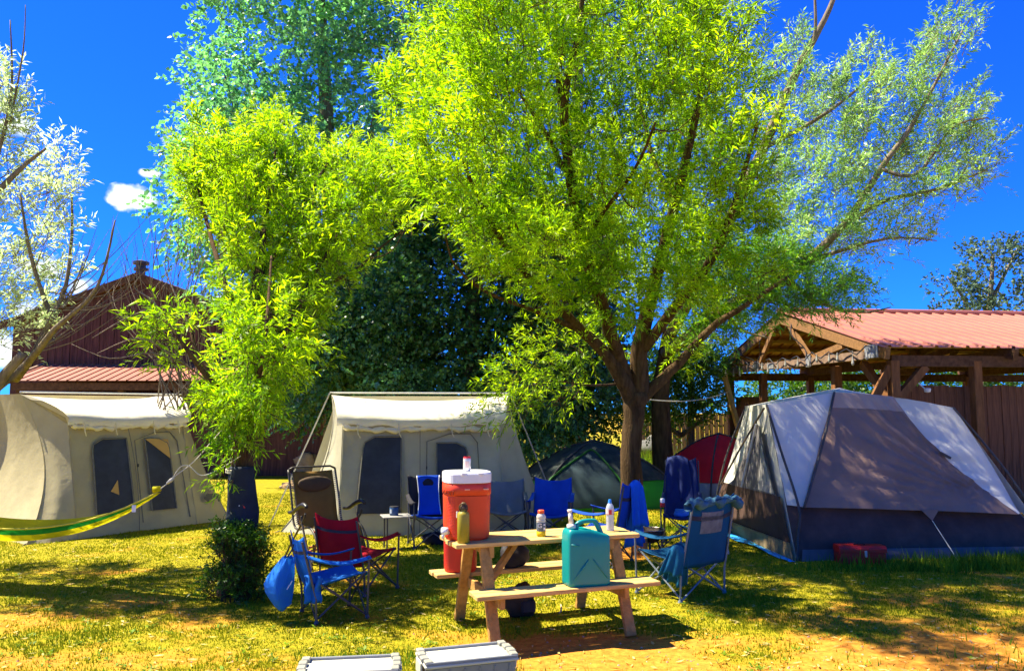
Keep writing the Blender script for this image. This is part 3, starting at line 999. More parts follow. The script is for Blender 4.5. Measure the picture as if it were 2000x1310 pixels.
def build_rear_willow():
    g = Vector((3.35, 17.6, 0))
    t = thing('willow_tree', 'tall silvery willow leaning over the red pavilion roof', 'tree', g, group='willows in leaf')
    S = limbs(t, 'trunk', [([g, W(1290, 800, 17.6), W(1296, 720, 17.6), W(1310, 640, 17.5)], [.26, .2, .17, .15])], M_bark, 11, .04)
    def rl_(spec):
        return wl([(u, v, d - 2.9 * min(1, max(0, (700 - v) / 160)), r) for u, v, d, r in spec])
    S += limbs(t, 'limb', [
        rl_([(1300, 690, 17.5, .14), (1420, 600, 17.2, .10), (1530, 540, 17.0, .09), (1640, 450, 16.8, .07), (1720, 330, 16.6, .055), (1790, 230, 16.5, .035), (1880, 60, 16.4, .015)]),
        rl_([(1310, 650, 17.5, .13), (1400, 480, 17.4, .11), (1490, 290, 17.3, .09), (1560, 130, 17.2, .075), (1610, 40, 17.1, .055), (1650, -60, 17.1, .03)]),
        rl_([(1640, 450, 16.8, .05), (1720, 395, 16.6, .04), (1830, 370, 16.4, .028), (1930, 330, 16.3, .012)]),
        rl_([(1560, 520, 17.0, .05), (1640, 490, 16.7, .035), (1740, 465, 16.5, .022), (1830, 470, 16.4, .01)]),
        rl_([(1560, 130, 17.2, .05), (1590, 80, 16.9, .035), (1592, 0, 16.8, .025), (1590, -80, 16.8, .015)]),
        rl_([(1530, 540, 17.0, .05), (1600, 590, 16.4, .035), (1680, 610, 15.9, .02), (1740, 600, 15.6, .01)]),
        rl_([(1720, 330, 16.6, .04), (1790, 340, 16.3, .03), (1860, 250, 16.2, .02), (1930, 230, 16.1, .01)]),
        rl_([(1490, 290, 17.3, .05), (1600, 230, 17.0, .035), (1690, 160, 16.8, .02), (1720, 110, 16.8, .01)]),
        rl_([(1420, 600, 17.2, .05), (1440, 640, 16.6, .03), (1500, 660, 16.0, .015)]),
    ], M_bark2, 8, .06)
    poly = [(1480, 190), (1560, 60), (1600, 180), (1640, 150), (1700, 110), (1760, 140), (1800, 60), (1870, 20), (1900, 60), (1850, 140), (1860, 200), (1920, 215), (1940, 250), (1900, 300), (1940, 330), (1920, 370), (1820, 400), (1760, 430),
            (1820, 460), (1760, 490), (1680, 500), (1620, 520), (1520, 520), (1490, 400)]
    C = clumps_in(poly, 120, 13.9, 1.0, 30)
    polyd = [(1330, 500), (1420, 470), (1560, 490), (1640, 530), (1710, 580), (1700, 600), (1620, 605), (1550, 600), (1480, 635), (1380, 660), (1330, 600)]
    C2 = clumps_in(polyd, 85, 13.6, .7, 18)
    hub = np.array([4.2, 15.3, 3.6])
    boughs(t, S, np.concatenate([C, C2]), M_bark2, .016)
    foliage('leaves', C, .30, 24, 11, .115, .022, M_willow2, t, hub, M_bark2, world_o=g, plume=.7)
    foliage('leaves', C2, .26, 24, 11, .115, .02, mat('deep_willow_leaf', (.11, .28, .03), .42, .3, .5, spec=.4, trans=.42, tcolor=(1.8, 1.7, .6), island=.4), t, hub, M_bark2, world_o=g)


def build_edge_tree():
    g = Vector((-6.35, 8.9, 0))
    t = thing('willow_tree', 'pale leaved tree at the left edge with slanting limbs and bare twigs', 'tree', g, group='willows in leaf')
    S = limbs(t, 'trunk', [([g, W(-75, 1000, 8.9), W(-50, 860, 8.9), W(-10, 760, 8.9), W(45, 690, 8.9)], [.12, .085, .07, .06, .045])], M_bark2, 11, .04)
    S += limbs(t, 'limb', [
        wl([(-10, 760, 8.9, .05), (60, 700, 9.2, .034), (100, 620, 9.3, .028), (128, 560, 9.4, .024), (140, 460, 9.5, .02), (140, 380, 9.6, .015)]),
        wl([(30, 740, 9.3, .05), (70, 690, 9.0, .04), (110, 640, 8.8, .03), (190, 560, 8.6, .018), (225, 430, 8.5, .008)]),
        wl([(-50, 860, 8.9, .06), (-60, 600, 8.6, .045), (-30, 400, 8.4, .03), (20, 200, 8.3, .014), (20, 40, 8.3, .006)]),
        wl([(20, 240, 8.3, .012), (45, 100, 8.2, .008), (50, 10, 8.2, .004)]),
        wl([(-30, 400, 8.4, .04), (40, 330, 8.5, .025), (90, 290, 8.6, .012)]),
        wl([(100, 620, 9.3, .03), (60, 500, 9.2, .022), (40, 380, 9.1, .01)]),
    ], M_bark2, 8, .06)
    poly = [(-260, 160), (-60, 170), (20, 300), (60, 290), (120, 310), (130, 350), (90, 390), (140, 420), (160, 420), (165, 450), (120, 500), (140, 560), (80, 590), (60, 640), (0, 690), (-260, 700)]
    C = clumps_in(poly, 95, 9.3, 1.2, 34)
    C = np.concatenate([C, np.array([tuple(W(u, v, 8.4)) for u, v in ((-5, 215), (15, 235), (30, 232), (-10, 250), (0, 165), (10, 280))])])
    hub = np.array([-6.6, 9.0, 2.6])
    boughs(t, S, C, M_bark2, .014)
    foliage('leaves', C, .25, 17, 11, .10, .021, M_pale, t, hub, M_bark2, world_o=g, plume=.4)
    mb = MB()
    for k in range(26):
        u0, v0 = random.uniform(100, 330), random.uniform(560, 640)
        d = random.uniform(9.0, 10.0)
        a = W(60, 690, 9.1) if k % 3 == 0 else W(random.uniform(90, 130), random.uniform(560, 640), 9.3)
        e = W(u0, v0 - random.uniform(20, 170), d)
        m_ = (a + e) / 2 + Vector((0, 0, -.12)); P, R = smooth_line([a, m_, e], [.010, .006, .002], 5); mb.tube(P, R, 4)
    mb.build('bare_twigs', M_bark2, t, True)


def build_bare_shrub():
    g = Vector((-5.6, 13.6, 0))
    t = thing('bare_shrub', 'tall leafless twiggy shrub standing in front of the barn gable', 'shrub', g)
    mb = MB()
    for k in range(30):
        u = random.uniform(215, 440)
        a = W(random.uniform(300, 430), 800, 13.6 + random.uniform(-.3, .3))
        m_ = W(u * .7 + 105 + random.uniform(-40, 40), random.uniform(590, 680), 13.6)
        e = W(u, random.uniform(385, 560), 13.6 + random.uniform(-.6, .6))
        P, R = smooth_line([a, m_, e], [.013, .008, .003], 5); mb.tube(P, R, 4)
        for q in (5, 7, 8):
            p = P[q]; f = p + Vector((random.uniform(-.5, .5), random.uniform(-.3, .3), random.uniform(.4, .9)))
            mb.tube([p, (p + f) / 2 + Vector((0, 0, .05)), f], [.005, .004, .002], 3)
    mb.build('stems', M_bark2, t, True)


def simple_tree(name, label, g, trunk_top, tr, C, radius, sprays, per, ll, lw, m, group=None, bark=None, cat='tree', nb=.5, rl=True, extra=()):
    bark = bark or M_bark2
    t = thing(name, label, cat, g, group=group)
    S = limbs(t, 'trunk', [([g, g * .6 + trunk_top * .4 + Vector((.1, 0, 0)), trunk_top], [tr, tr * .7, tr * .25])] , bark, 9, .04)
    if extra: S += limbs(t, 'limb', [wl(e) for e in extra], bark, 7, .05)
    boughs(t, S, C, bark, .022, share_=nb)
    hub = np.array(tuple(g * .5 + trunk_top * .5))
    foliage('leaves', C, radius, sprays, per, ll, lw, m, t, hub, None, world_o=g, round_leaf=rl, upb=.2, droop=.3)


def build_back_trees():
    # the big poplar left of centre
    poly = [(400, -200), (420, 60), (360, 130), (400, 200), (380, 260), (330, 250), (350, 340), (320, 400), (360, 480), (420, 520), (470, 600), (520, 640), (620, 720), (760, 740), (800, 500), (820, 250), (870, 100), (880, -200)]
    C = clumps_in(poly, 300, 19.0, 1.9, 30)
    simple_tree('poplar_tree', 'tall poplar, flare-tinted blue green, rising behind the left willow', Vector((-4.2, 19.3, 0)), W(620, -120, 19.3), .34, C, .72, 33, 7, .12, .095, M_poplar, 'dense trees behind the tents',
                extra=([(640, 760, 19.3, .2), (700, 500, 19, .13), (720, 300, 18.8, .08), (760, 100, 18.7, .04)], [(640, 800, 19.3, .16), (560, 560, 19, .1), (500, 350, 18.9, .06), (440, 150, 18.8, .03)]))
    poly = [(800, 330), (900, 380), (1000, 380), (1180, 420), (1200, 560), (1190, 700), (1150, 800), (1060, 850), (900, 790), (640, 800), (560, 800), (560, 660), (700, 580)]
    C = clumps_in(poly, 330, 18.2, 1.6, 26)
    simple_tree('poplar_tree', 'dense tree, shade put into its dark glossy leaves, behind the middle canvas tent', Vector((-1.2, 18.6, 0)), W(930, 330, 18.6), .30, C, .68, 50, 7, .095, .08, mat('shade_poplar_leaf', (.05, .15, .045), .4, .35, .4, spec=.5, trans=.25, tcolor=(1.6, 1.8, .5), island=.5), 'dense trees behind the tents')  # darker leaf copy, shade of the lower crown put into its colour
    poly = [(880, -200), (900, 200), (880, 400), (1000, 420), (1200, 420), (1330, 480), (1400, 300), (1380, 0), (1340, -200)]
    C = clumps_in(poly, 120, 22.5, 1.8, 50)
    simple_tree('poplar_tree', 'tall green tree showing through the crown of the large willow', Vector((1.6, 22.5, 0)), W(1130, -120, 22.5), .34, C, .85, 36, 7, .12, .09, mat('green_poplar_leaf', (.05, .15, .016), .3, .35, .4, spec=.55, trans=.35, tcolor=(1.6, 1.8, .5), island=.5), 'dense trees behind the tents')
    # green bushes either side of the large trunk
    C = clumps_in([(1250, 700), (1330, 670), (1420, 690), (1420, 760), (1390, 800), (1340, 820), (1270, 830), (1240, 780)], 70, 21, 1.2, 18)
    simple_tree('small_tree', 'bright green small leafy tree beside the far pavilion corner', Vector((4.6, 21.2, 0)), W(1345, 690, 21.2), .14, C, .42, 46, 7, .075, .06, M_bush, 'small trees by the back fence',
                extra=([(1330, 850, 21.2, .08), (1300, 830, 21, .05), (1270, 800, 20.9, .02)], [(1330, 850, 21.2, .07), (1370, 820, 21, .05), (1400, 790, 20.9, .02)]))
    C = clumps_in([(1040, 700), (1180, 680), (1220, 760), (1190, 850), (1100, 860), (1040, 830)], 60, 20, 1.0, 20)
    simple_tree('small_tree', 'green small tree growing left of the large willow trunk', Vector((1.7, 20.2, 0)), W(1130, 700, 20.2), .12, C, .45, 46, 7, .075, .06, M_bush, 'small trees by the back fence')
    C = clumps_in([(480, 720), (560, 700), (650, 730), (660, 800), (640, 870), (560, 885), (480, 880), (470, 800)], 90, 25.5, .8, 15)
    simple_tree('dark_shrub', 'dark bluish green shrub between the two canvas tents', Vector((-6.9, 25.6, 0)), W(570, 740, 25.6), .14, C, .55, 48, 7, .10, .035, M_spruce, cat='shrub', rl=False)
    C = clumps_in([(690, 800), (760, 730), (860, 740), (1000, 760), (1100, 800), (1090, 900), (690, 900)], 50, 17.2, .6, 26)
    simple_tree('dark_shrub', 'low dark hedge plant just behind the middle canvas tent', Vector((-1.3, 17.3, 0)), W(890, 790, 17.3), .1, C, .42, 44, 7, .075, .06, M_poplar, cat='shrub')
    # trees far behind the pavilion
    C = clumps_in([(1820, 560), (1870, 520), (1900, 470), (1960, 480), (2060, 450), (2120, 540), (2100, 620), (1840, 620)], 60, 34, 2.2, 18)
    simple_tree('far_tree', 'hazy blue green tree rising behind the pavilion ridge', W(1905, 856, 34) * 1.0, W(1940, 500, 34), .25, C, .55, 22, 6, .17, .10, mat('far_leaf', (.075, .14, .075), .5, .3, .4, spec=.3, trans=.3, island=.4), nb=1.0,
                extra=([(1910, 640, 34, .12), (1950, 560, 34, .08), (1990, 480, 34, .03)], [(1910, 640, 34, .1), (1880, 580, 34, .07), (1850, 540, 34, .03)]))
    k = 0
    for (u0, u1, v0, v1, d, lab) in ((1470, 1660, 735, 830, 27, 'sunny green bush seen through the pavilion between its gable posts'),
                                     (1660, 1860, 690, 830, 28, 'bright green bush beyond the pavilion above its board wall'),
                                     (1850, 2100, 690, 830, 29, 'olive green bush beyond the pavilion at the right edge')):
        C = clumps_in([(u0, v0), (u1, v0), (u1, v1), (u0, v1)], 60, d, 1.0, 16)
        gx = W((u0 + u1) / 2, 840, d); gx.z = 0
        simple_tree('garden_bush', lab, gx, W((u0 + u1) / 2, v0 + 20, d), .1, C, .55, 36, 7, .10, .08, M_bush, 'bushes beyond the pavilion', cat='bush')
        k += 1
    # bush round the foot of the left willow
    g = Vector((-2.76, 8.15, 0))
    t = thing('basal_bush', 'bushy suckers growing round the foot of the left willow', 'bush', g)
    pts = []
    for _ in range(46):
        a, q = random.uniform(0, 6.28), random.random() ** .6
        zz = random.uniform(.05, .66)
        pts.append((g.x + math.cos(a) * q * .30 * (1.15 - zz * .75), g.y + math.sin(a) * q * .32 * (1.15 - zz * .75), zz))
    C = np.array(pts)
    foliage('leaves', C, .09, 30, 8, .045, .016, M_bush, t, np.array([g.x, g.y, -.1]), M_bark, world_o=g, slen=(.06, .16))
    mb = MB()
    for _ in range(40):
        a = random.uniform(0, 6.28); q = random.uniform(.15, .36)
        e = g + Vector((math.cos(a) * q, math.sin(a) * q, random.uniform(.3, .75)))
        mb.tube([g + Vector((math.cos(a) * .14, math.sin(a) * .14, 0)), (g + e) / 2 + Vector((0, 0, .1)), e], [.006, .004, .002], 4)
    mb.build('stems', M_bark, t, True)


build_main_willow()
build_left_willow()
build_rear_willow()
build_edge_tree()
build_bare_shrub()
build_back_trees()

# ------------------------------------------------------------------ canvas tents
def canvas(name, c, tr=.18):
    return mat(name, c, .85, .10, 2.2, bump=.5, bscale=6, spec=.12, trans=tr)


M_canvas = canvas('shaded_tan_canvas', (.40, .375, .265), .12)  # wall cloth, darkened in colour to carry the shade
M_canvas2 = canvas('sunlit_cream_canvas', (.76, .71, .56), .2)  # same cloth for the roofs, whitened in colour for full sun
M_screen = mat('window_mesh', (.030, .034, .045), .6, .35, 3, spec=.3)
M_flap = mat('orange_canvas', (.50, .30, .08), .85, .1, 3)
M_zip = mat('zip_tape', (.16, .15, .11), .8, .2, 20)
M_steel = mat('tent_pole', (.55, .56, .56), .35, .1, 10, metal=.7)
M_rope = mat('guy_rope', (.62, .58, .45), .8, .2, 30)
M_black = mat('black_plastic', (.02, .02, .022), .5, .2)


def text_mesh(body, size, m, name, parent, mtx, extrude=.001):
    cu = bpy.data.curves.new('t', 'FONT'); cu.body = body; cu.size = size; cu.align_x = 'CENTER'; cu.align_y = 'CENTER'; cu.extrude = extrude
    o = bpy.data.objects.new('t', cu); COL.objects.link(o)
    dg = bpy.context.evaluated_depsgraph_get()
    me = bpy.data.meshes.new_from_object(o.evaluated_get(dg))
    bpy.data.objects.remove(o)
    me.name = name; me.materials.clear(); me.transform(mtx)
    return finish(me, name, m, parent)


def lerp(a, b, t): return Vector(a) * (1 - t) + Vector(b) * t


def canvas_tent(label, loc, rot, w, T, tipy, topy, Rr, Ry, Rz, D, cm, windows, sag, roll_z, logo=False):
    """flex-bow cabin tent in local coordinates: front wall along x at y = 0, the back at y = D"""
    t = thing('canvas_tent', label, 'tent', loc, rot, 'canvas cabin tents')
    h = 1.66
    hw = w / 2
    BL, BR, TL, TR = Vector((-hw, 0, 0)), Vector((hw, 0, 0)), Vector((-hw * .98, topy, h)), Vector((hw * .98, topy, h))
    mb = MB(); mb.grid(patch(BL, BR, TR, TL, 24, 18, -.025, .017, 1.0, 3.2)); fw = mb.build('front_wall', cm, t, smooth=True)
    for q in (-.985, -.03, .985):
        mb = MB(); mb.tube([lerp(lerp(BL, BR, q * .5 + .5), lerp(TL, TR, q * .5 + .5), v) + Vector((0, -.026 * 4 * v * (1 - v) * (1 - q * q) * 4 * .25 * 4 - .006, 0)) for v in np.linspace(0, 1, 9)], .006, 5); mb.build('seam', M_zip if q > -.5 and q < .5 else cm, fw)
    for s in (-1, 1):
        tip = Vector((s * T, tipy, .0)); ridge = Vector((s * Rr, Ry, Rz)); b0 = Vector((s * hw, 0, 0)); t0 = Vector((s * hw * .98, topy, h))
        bt = Vector((s * T, D - tipy, 0)); br = Vector((s * Rr, D - Ry, Rz))
        eav = Vector((s * hw * 1.03, topy - .03, 1.76))
        # flare panel: between the door wall edge and the tip edge, hollow outer edge
        P = []
        for i in range(15):
            v = i / 14
            a = lerp(b0, t0, v)
            e = lerp(tip, ridge, v)
            hollow = math.sin(math.pi * v) ** .9 * (.17 if s < 0 else .05)
            e = e + Vector((-s * hollow * 1.6, -.0, 0)) + (a - e) * .05 * math.sin(math.pi * v)
            row = []
            for j in range(11):
                u = j / 10
                p = lerp(a, e, u)
                p.y += .035 * math.sin(u * 9) * (1 - v) * u - .02 * math.sin(math.pi * u)
                row.append(p)
            P.append(row)
        mb = MB(); mb.grid(P)
        # gore up to the roof edge
        mb.grid([[lerp(t0, eav, q / 4), lerp(t0, ridge, q / 4) * 1.0] for q in range(5)])
        mb.add([t0, eav, ridge], [(0, 1, 2)])
        mb.build('flare_panel', cm, t, smooth=True)
        E = []
        for i in range(13):
            v = i / 12
            a = lerp(tip, ridge, v) + Vector((-s * (math.sin(math.pi * v) ** .9 * (.17 if s < 0 else .05)) * 1.6, 0, 0))
            a = a + (lerp(b0, t0, v) - a) * .05 * math.sin(math.pi * v)
            c = lerp(bt, br, v) + Vector((-s * math.sin(math.pi * v) * .25, 0, 0))
            E.append([lerp(a, c, q / 10) + Vector((s * .05 * math.sin(math.pi * q / 10) * math.sin(math.pi * v), 0, 0)) for q in range(11)])
        mb = MB(); mb.grid(E); mb.build('end_wall', cm, t, smooth=True)
        # stake strap at the tip
        mb = MB(); mb.tube([tip + Vector((0, 0, .02)), tip + Vector((s * .14, -.05, -.03))], .008, 5); mb.build('stake_strap', M_black, t)
        # guy line from the roof tip
        if not logo:
            mb = MB(); mb.tube([ridge + Vector((s * .02, -.1, .02)), Vector((s * (T + .25), tipy + .55, 0))], .012, 5); mb.build('guy_line', M_steel, t)
    mb = MB(); mb.grid(patch((hw * 1.0 + .9, D - tipy, 0), (-hw - .9, D - tipy, 0), (-Rr, D - Ry, Rz), (Rr, D - Ry, Rz), 8, 8, .02)); mb.build('back_wall', cm, t, smooth=True)
    # roof: from the ridge bow down to the eave, sagging between the tips
    P = []
    nu = 30
    for i in range(nu + 1):
        u = i / nu * 2 - 1
        row = []
        for j in range(9):
            v = j / 8
            top = Vector((u * Rr, Ry, Rz - sag * (1 - u * u)))
            eave = Vector((u * hw * 1.04, topy - .16, 1.79 - .045 * (1 - u * u)))
            p = lerp(top, eave, v)
            p.z += .05 * math.sin(math.pi * v) + .008 * wob(p, 3, 3)
            if v > .99: p.z -= .03
            row.append(p)
        row.append(row[-1] + Vector((0, .02, -.10 - .015 * math.sin(u * 17))))
        P.append(row)
    mb = MB(); mb.grid(P)
    mb.grid([[Vector((u * Rr, Ry + (D - 2 * Ry) * q / 6, Rz - sag * (1 - u * u) * (1 - .5 * math.sin(math.pi * q / 6)))) for u in np.linspace(-1, 1, 13)] for q in range(7)])
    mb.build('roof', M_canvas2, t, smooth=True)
    # rolled awning flap under the eave
    P = []
    for i in range(61):
        u = i / 60 * 2 - 1
        x = u * hw * .97
        z = roll_z + .02 * math.sin(u * 5 + 1) + .012 * math.sin(u * 23) + .03 * abs(u)
        r = .045 + .014 * math.sin(u * 31) + .006 * math.sin(u * 71)
        ring = [Vector((x, topy - .09 + r * math.cos(a) * 1.1, z + r * math.sin(a) * .9)) for a in np.linspace(0, 2 * math.pi, 9)]
        P.append(ring)
    mb = MB(); mb.grid(P); mb.build('awning_roll', M_canvas2, t, smooth=True)
    mb = MB()
    for u in (-.8, -.3, .35, .8):
        mb.tube([(u * hw, topy - .15, roll_z + .1), (u * hw + .02, topy - .155, roll_z - .06), (u * hw + .05, topy - .13, roll_z - .12)], .008, 5)
    mb.build('tie_cord', M_rope, t)
    # ridge spreader pole stretched between the tips
    mb = MB(); mb.tube([(-Rr - .02, Ry - .05, Rz + .03), (Rr + .02, Ry - .05, Rz + .03)], .014, 6); mb.build('spreader_pole', M_steel, t)

    def on_wall(x, z, off=.012):
        v = z / h
        n = Vector((0, -h, topy)).normalized()
        bul = .025 * 16 * (x / w + .5) * (.5 - x / w) * v * (1 - v)
        return Vector((x, topy * v, z)) + n * (off + bul)

    for (kind, x0, x1, z0, z1, dx) in windows:
        # dx shifts the top of the opening so that the outline leans as in the tent
        P = []
        n = 14
        for i in range(n + 1):
            v = i / n
            z = z0 + (z1 - z0) * v
            a, c = x0 + dx * v, x1
            if z > z1 - .16:
                k = (z - (z1 - .16)) / .16
                cut = .16 * (1 - math.sqrt(max(0, 1 - k * k)))
                if kind == 'window': a += cut
                else: c -= cut
            P.append([on_wall(a + (c - a) * q / 8, z) for q in range(9)])
        mb = MB(); mb.grid(P); wn = mb.build('window' if kind == 'window' else 'door_window', M_screen, t, smooth=True)
        B = []
        lo = [p[0] for p in P] + P[-1][1:-1] + [p[-1] for p in P][::-1]
        off = Vector((0, -.006, 0))
        mb = MB(); mb.tube([p + off for p in lo], .012, 5); mb.build('window_binding', M_zip, wn)
        if kind == 'door':
            mb = MB()
            mb.tube([on_wall(x0 - .16, .12, .014), on_wall(x0 - .15, 1.38, .014), on_wall(x0 + .2, 1.5, .014), on_wall(x1 + .05, 1.5, .014), on_wall(x1 + .16, 1.36, .014), on_wall(x1 + .22, .12, .014)], .009, 5)
            mb.build('door_zip', M_zip, t)
            mb = MB(); mb.box(on_wall(x0 - .155, .98, .03), (.02, .02, .05)); mb.build('zip_pull', M_black, t)
    if logo:
        # folded orange corners of the window flaps and the maker's mark on the right flare
        for pts in ([(-.42, .62), (-.30, .78), (-.30, .56)], [(.22, 1.40), (.62, 1.38), (.62, 1.06)]):
            v = [on_wall(x, z, .022) for x, z in pts]
            mb = MB(); mb.add(v + [p + Vector((0, -.004, 0)) for p in v], [(0, 1, 2), (3, 5, 4), (0, 3, 4, 1), (1, 4, 5, 2), (2, 5, 3, 0)]); mb.build('window_flap', M_flap, t)
        a0, e0 = Vector((hw, 0, 0)), Vector((T, tipy, 0))
        ux = (e0 - a0).normalized()
        uz = Vector((-.10, .28, 1)).normalized()
        nn = ux.cross(uz).normalized()
        uz = nn.cross(ux)
        c = lerp(a0, e0, .55) + uz * .42 + nn * .045
        M = Matrix.Translation(c) @ Matrix((ux, uz, nn)).transposed().to_4x4()
        lm = mat('logo_print', (.20, .17, .10), .9, .1)
        text_mesh('KODIAK\nCANVAS', .12, lm, 'maker_print', t, M @ Matrix.Translation((0, .17, 0)))
        mb = MB()
        bear = [(-.15, -.05), (-.15, .02), (-.19, .0), (-.20, -.03), (-.17, -.05), (-.14, -.10), (-.11, -.10), (-.10, -.05), (.06, -.05), (.07, -.10), (.10, -.10), (.11, -.02), (.10, .03), (.04, .05), (-.05, .045), (-.11, .05), (-.15, .04)]
        mb.add([M @ Vector((x, y, .002)) for x, y in bear] + [M @ Vector((x, y, -.002)) for x, y in bear], [tuple(range(len(bear))), tuple(range(2 * len(bear) - 1, len(bear) - 1, -1))])
        mb.build('bear_print', mat('logo_dark', (.10, .10, .07), .9, .1), t)
    return t


mid = Vector((-1.355, 12.18, 0))
canvas_tent('middle canvas tent of tan cloth with walls coloured darker for shade and a sagging dappled roof', mid, math.radians(8.5), 2.50, 2.16, .62, .33, 1.45, .95, 2.12, 3.4, M_canvas,
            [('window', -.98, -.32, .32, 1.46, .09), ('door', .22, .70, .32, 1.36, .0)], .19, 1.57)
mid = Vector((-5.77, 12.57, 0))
canvas_tent('left canvas tent with a bright sunlit roof behind the yellow hammock', mid, math.atan2(1.53, 1.14), 1.92, 1.62, .06, .52, 1.32, 1.3, 2.12, 3.4, canvas('shaded_yellow_canvas', (.41, .355, .20), .12),  # left tent's walls, shade likewise mixed into the colour
            [('window', -.66, -.08, .30, 1.42, .04), ('door', .20, .62, .28, 1.40, .02)], .15, 1.60, True)


# ------------------------------------------------------------------ the big dome tent
M_fly = mat('grey_fly', (.245, .155, .11), .6, .12, 3, spec=.35, trans=.10, bump=.1, bscale=200)
M_white = mat('white_fly', (.70, .68, .60), .65, .05, 3, spec=.3, trans=.22)
M_tan = mat('tan_fly', (.44, .31, .23), .65, .08, 3, spec=.3, trans=.15)
M_navy = mat('navy_wall', (.080, .046, .036), .75, .25, 4, spec=.2)
M_strip = mat('tan_strip', (.26, .18, .085), .8, .25, 5)


def build_dome_tent():
    base = Vector((5.3, 12.2, 0))
    t = thing('dome_tent', 'large grey and white dome tent with a stretched brown fly at the right', 'tent', base)
    A, B, C, D = Vector((3.55, 10.1, 0)), Vector((3.28, 13.3, 0)), Vector((7.15, 10.55, 0)), Vector((7.6, 14.0, 0))
    SA, SB, SC, SD = W(1497, 790, 11.0), W(1457, 793, 12.9), W(1862, 796, 11.3), Vector((6.6, 13.2, 1.92))
    M = W(1628, 766, 11.35); Q = W(1745, 775, 11.6); P = W(1640, 757, 12.2)
    A2, C2 = W(1560, 990, 10.28), W(1990, 1004, 10.62)
    # roof
    mb = MB()
    mb.grid(patch(SB, SA, M, P, 10, 10, .02, .004, 1)); mb.grid(patch(SB, P, lerp(P, SD, .5), SD, 8, 8, .05)); mb.grid(patch(P, M, Q, lerp(P, SD, .5), 8, 8, .02)); mb.grid(patch(lerp(P, SD, .5), Q, SC, SD, 8, 8, .03))
    mb.build('roof', M_white, t, True, True)

    # left white wedge between the two front poles
    def quad(name, m, c, nu=16, nv=16, bulge=0., wr=0., seed=1., f=2.5, es=0., post=None, parent=None):
        Pp = patch(*c, nu, nv, bulge, wr, seed, f, es)
        if post: Pp = post(Pp)
        mb = MB(); mb.grid(Pp)
        return mb.build(name, m, parent or t, True, True)

    quad('front_wedge', M_white, (lerp(A, SA, .34) + Vector((0, -.04, 0)), A2 + Vector((.07, 0, 0)), M, SA), 10, 22, .05, .010, 2, 3)

    # brown fly of the front, stretched tight to the right hand corner: fan of creases
    def creases(P_):
        n, k = len(P_), len(P_[0])
        for i in range(n):
            for j in range(k):
                u, v = i / (n - 1), j / (k - 1)
                amp = .030 * min(1, u * 2) * (1 - v) ** .3 * min(1, v * 5)
                ang = math.atan2(v * 1.2, max(1e-3, 1.12 - u))
                P_[i][j] = P_[i][j] + Vector((0, -1, .1)) * amp * (math.sin(ang * 38 + .8 * math.sin(u * 5)) + .5 * math.sin(ang * 83))
        return P_
    Pp = creases(patch(A2 + Vector((.06, -.02, 0)), C2, Q, M, 44, 40, .05, .008, 5, 2.0, .4))
    k = int(len(Pp[0]) * .84)
    # right edge hangs in a curve
    for i, row in enumerate(Pp):
        u = i / (len(Pp) - 1)
        for j in range(len(row)):
            v = j / (len(row) - 1)
            row[j] = row[j] + Vector((-.34, -.02, .02)) * (u ** 3) * math.sin(math.pi * v) * .55
    mb = MB(); mb.grid([r[:k + 1] for r in Pp]); mb.build('fly', M_fly, t, True, True)
    mb = MB(); mb.grid([[r[q] + Vector((0, -.004, .002)) for q in range(k, len(r))] for r in Pp]); mb.build('fly_top', M_tan, t, True, True)
    # right white corner
    edge = [Pp[-1][j] for j in range(len(Pp[-1]))]
    n = len(edge)
    out = [lerp(C, SC, j / (n - 1)) + Vector((.06 * math.sin(math.pi * j / (n - 1)), 0, 0)) for j in range(n)]
    out[0] = C2 + Vector((.1, .15, .0))
    outer = [lerp(out[0], SC, j / (n - 1)) + Vector((.03, -.0, .0)) * math.sin(math.pi * j / (n - 1)) for j in range(n)]
    R = []
    for j in range(n):
        row = []
        for q in range(9):
            p = lerp(edge[j] + Vector((0, .02, 0)), outer[j], q / 8)
            p = p + Vector((.3, -1, .3)).normalized() * (.02 * math.sin(math.pi * q / 8) + .006 * math.sin(q * 2.2 + j * .1))
            row.append(p)
        R.append(row)
    mb = MB(); mb.grid(R); mb.grid([[Q, lerp(Q, SC, .5) + Vector((0, 0, .01)), SC], [R[-1][0], R[-1][4], R[-1][8]]]); mb.build('corner_wedge', M_white, t, True, True)
    quad('corner_panel', M_navy, (A, A + Vector((.01, 0, 0)), A2 + Vector((.08, .05, 0)), lerp(A, SA, .36)), 6, 8, .0, .003, 3)
    # lower dark wall under the fly
    quad('front_wall', M_navy, (A, C, C2 + Vector((.0, .25, .15)), A2 + Vector((.03, .12, .1))), 30, 14, .02, .008, 7, 3)
    quad('ground_skirt', mat('grey_skirt', (.12, .10, .10), .8, .2, 4), (A + Vector((.05, -.02, 0)), C + Vector((0, -.02, 0)), lerp(C, C2, .22) + Vector((0, -.0, 0)), lerp(A, A2, .22) + Vector((.06, -.01, 0))), 24, 4, .01, .004, 3)
    # fly tie point in the middle of its lower edge
    e = Pp[int(len(Pp) * .56)][0]
    mb = MB(); mb.add([e + Vector((-.12, -.03, .02)), e + Vector((.12, -.03, .02)), e + Vector((.01, -.06, -.12)), e + Vector((.01, -.02, -.02))], [(0, 2, 1), (0, 3, 2), (1, 2, 3), (0, 1, 3)]); mb.build('fly_tab', M_fly, t, True)
    mb = MB(); mb.tube([e + Vector((.01, -.06, -.12)), Vector((e.x + .12, e.y - .45, 0))], .005, 4); mb.build('guy_line', M_rope, t, True)
    # left face
    quad('side_wall', M_white, (B, A, SA, SB), 20, 20, -.05, .006, 4, 2)
    nrm = Vector((-1, -.15, .25)).normalized()

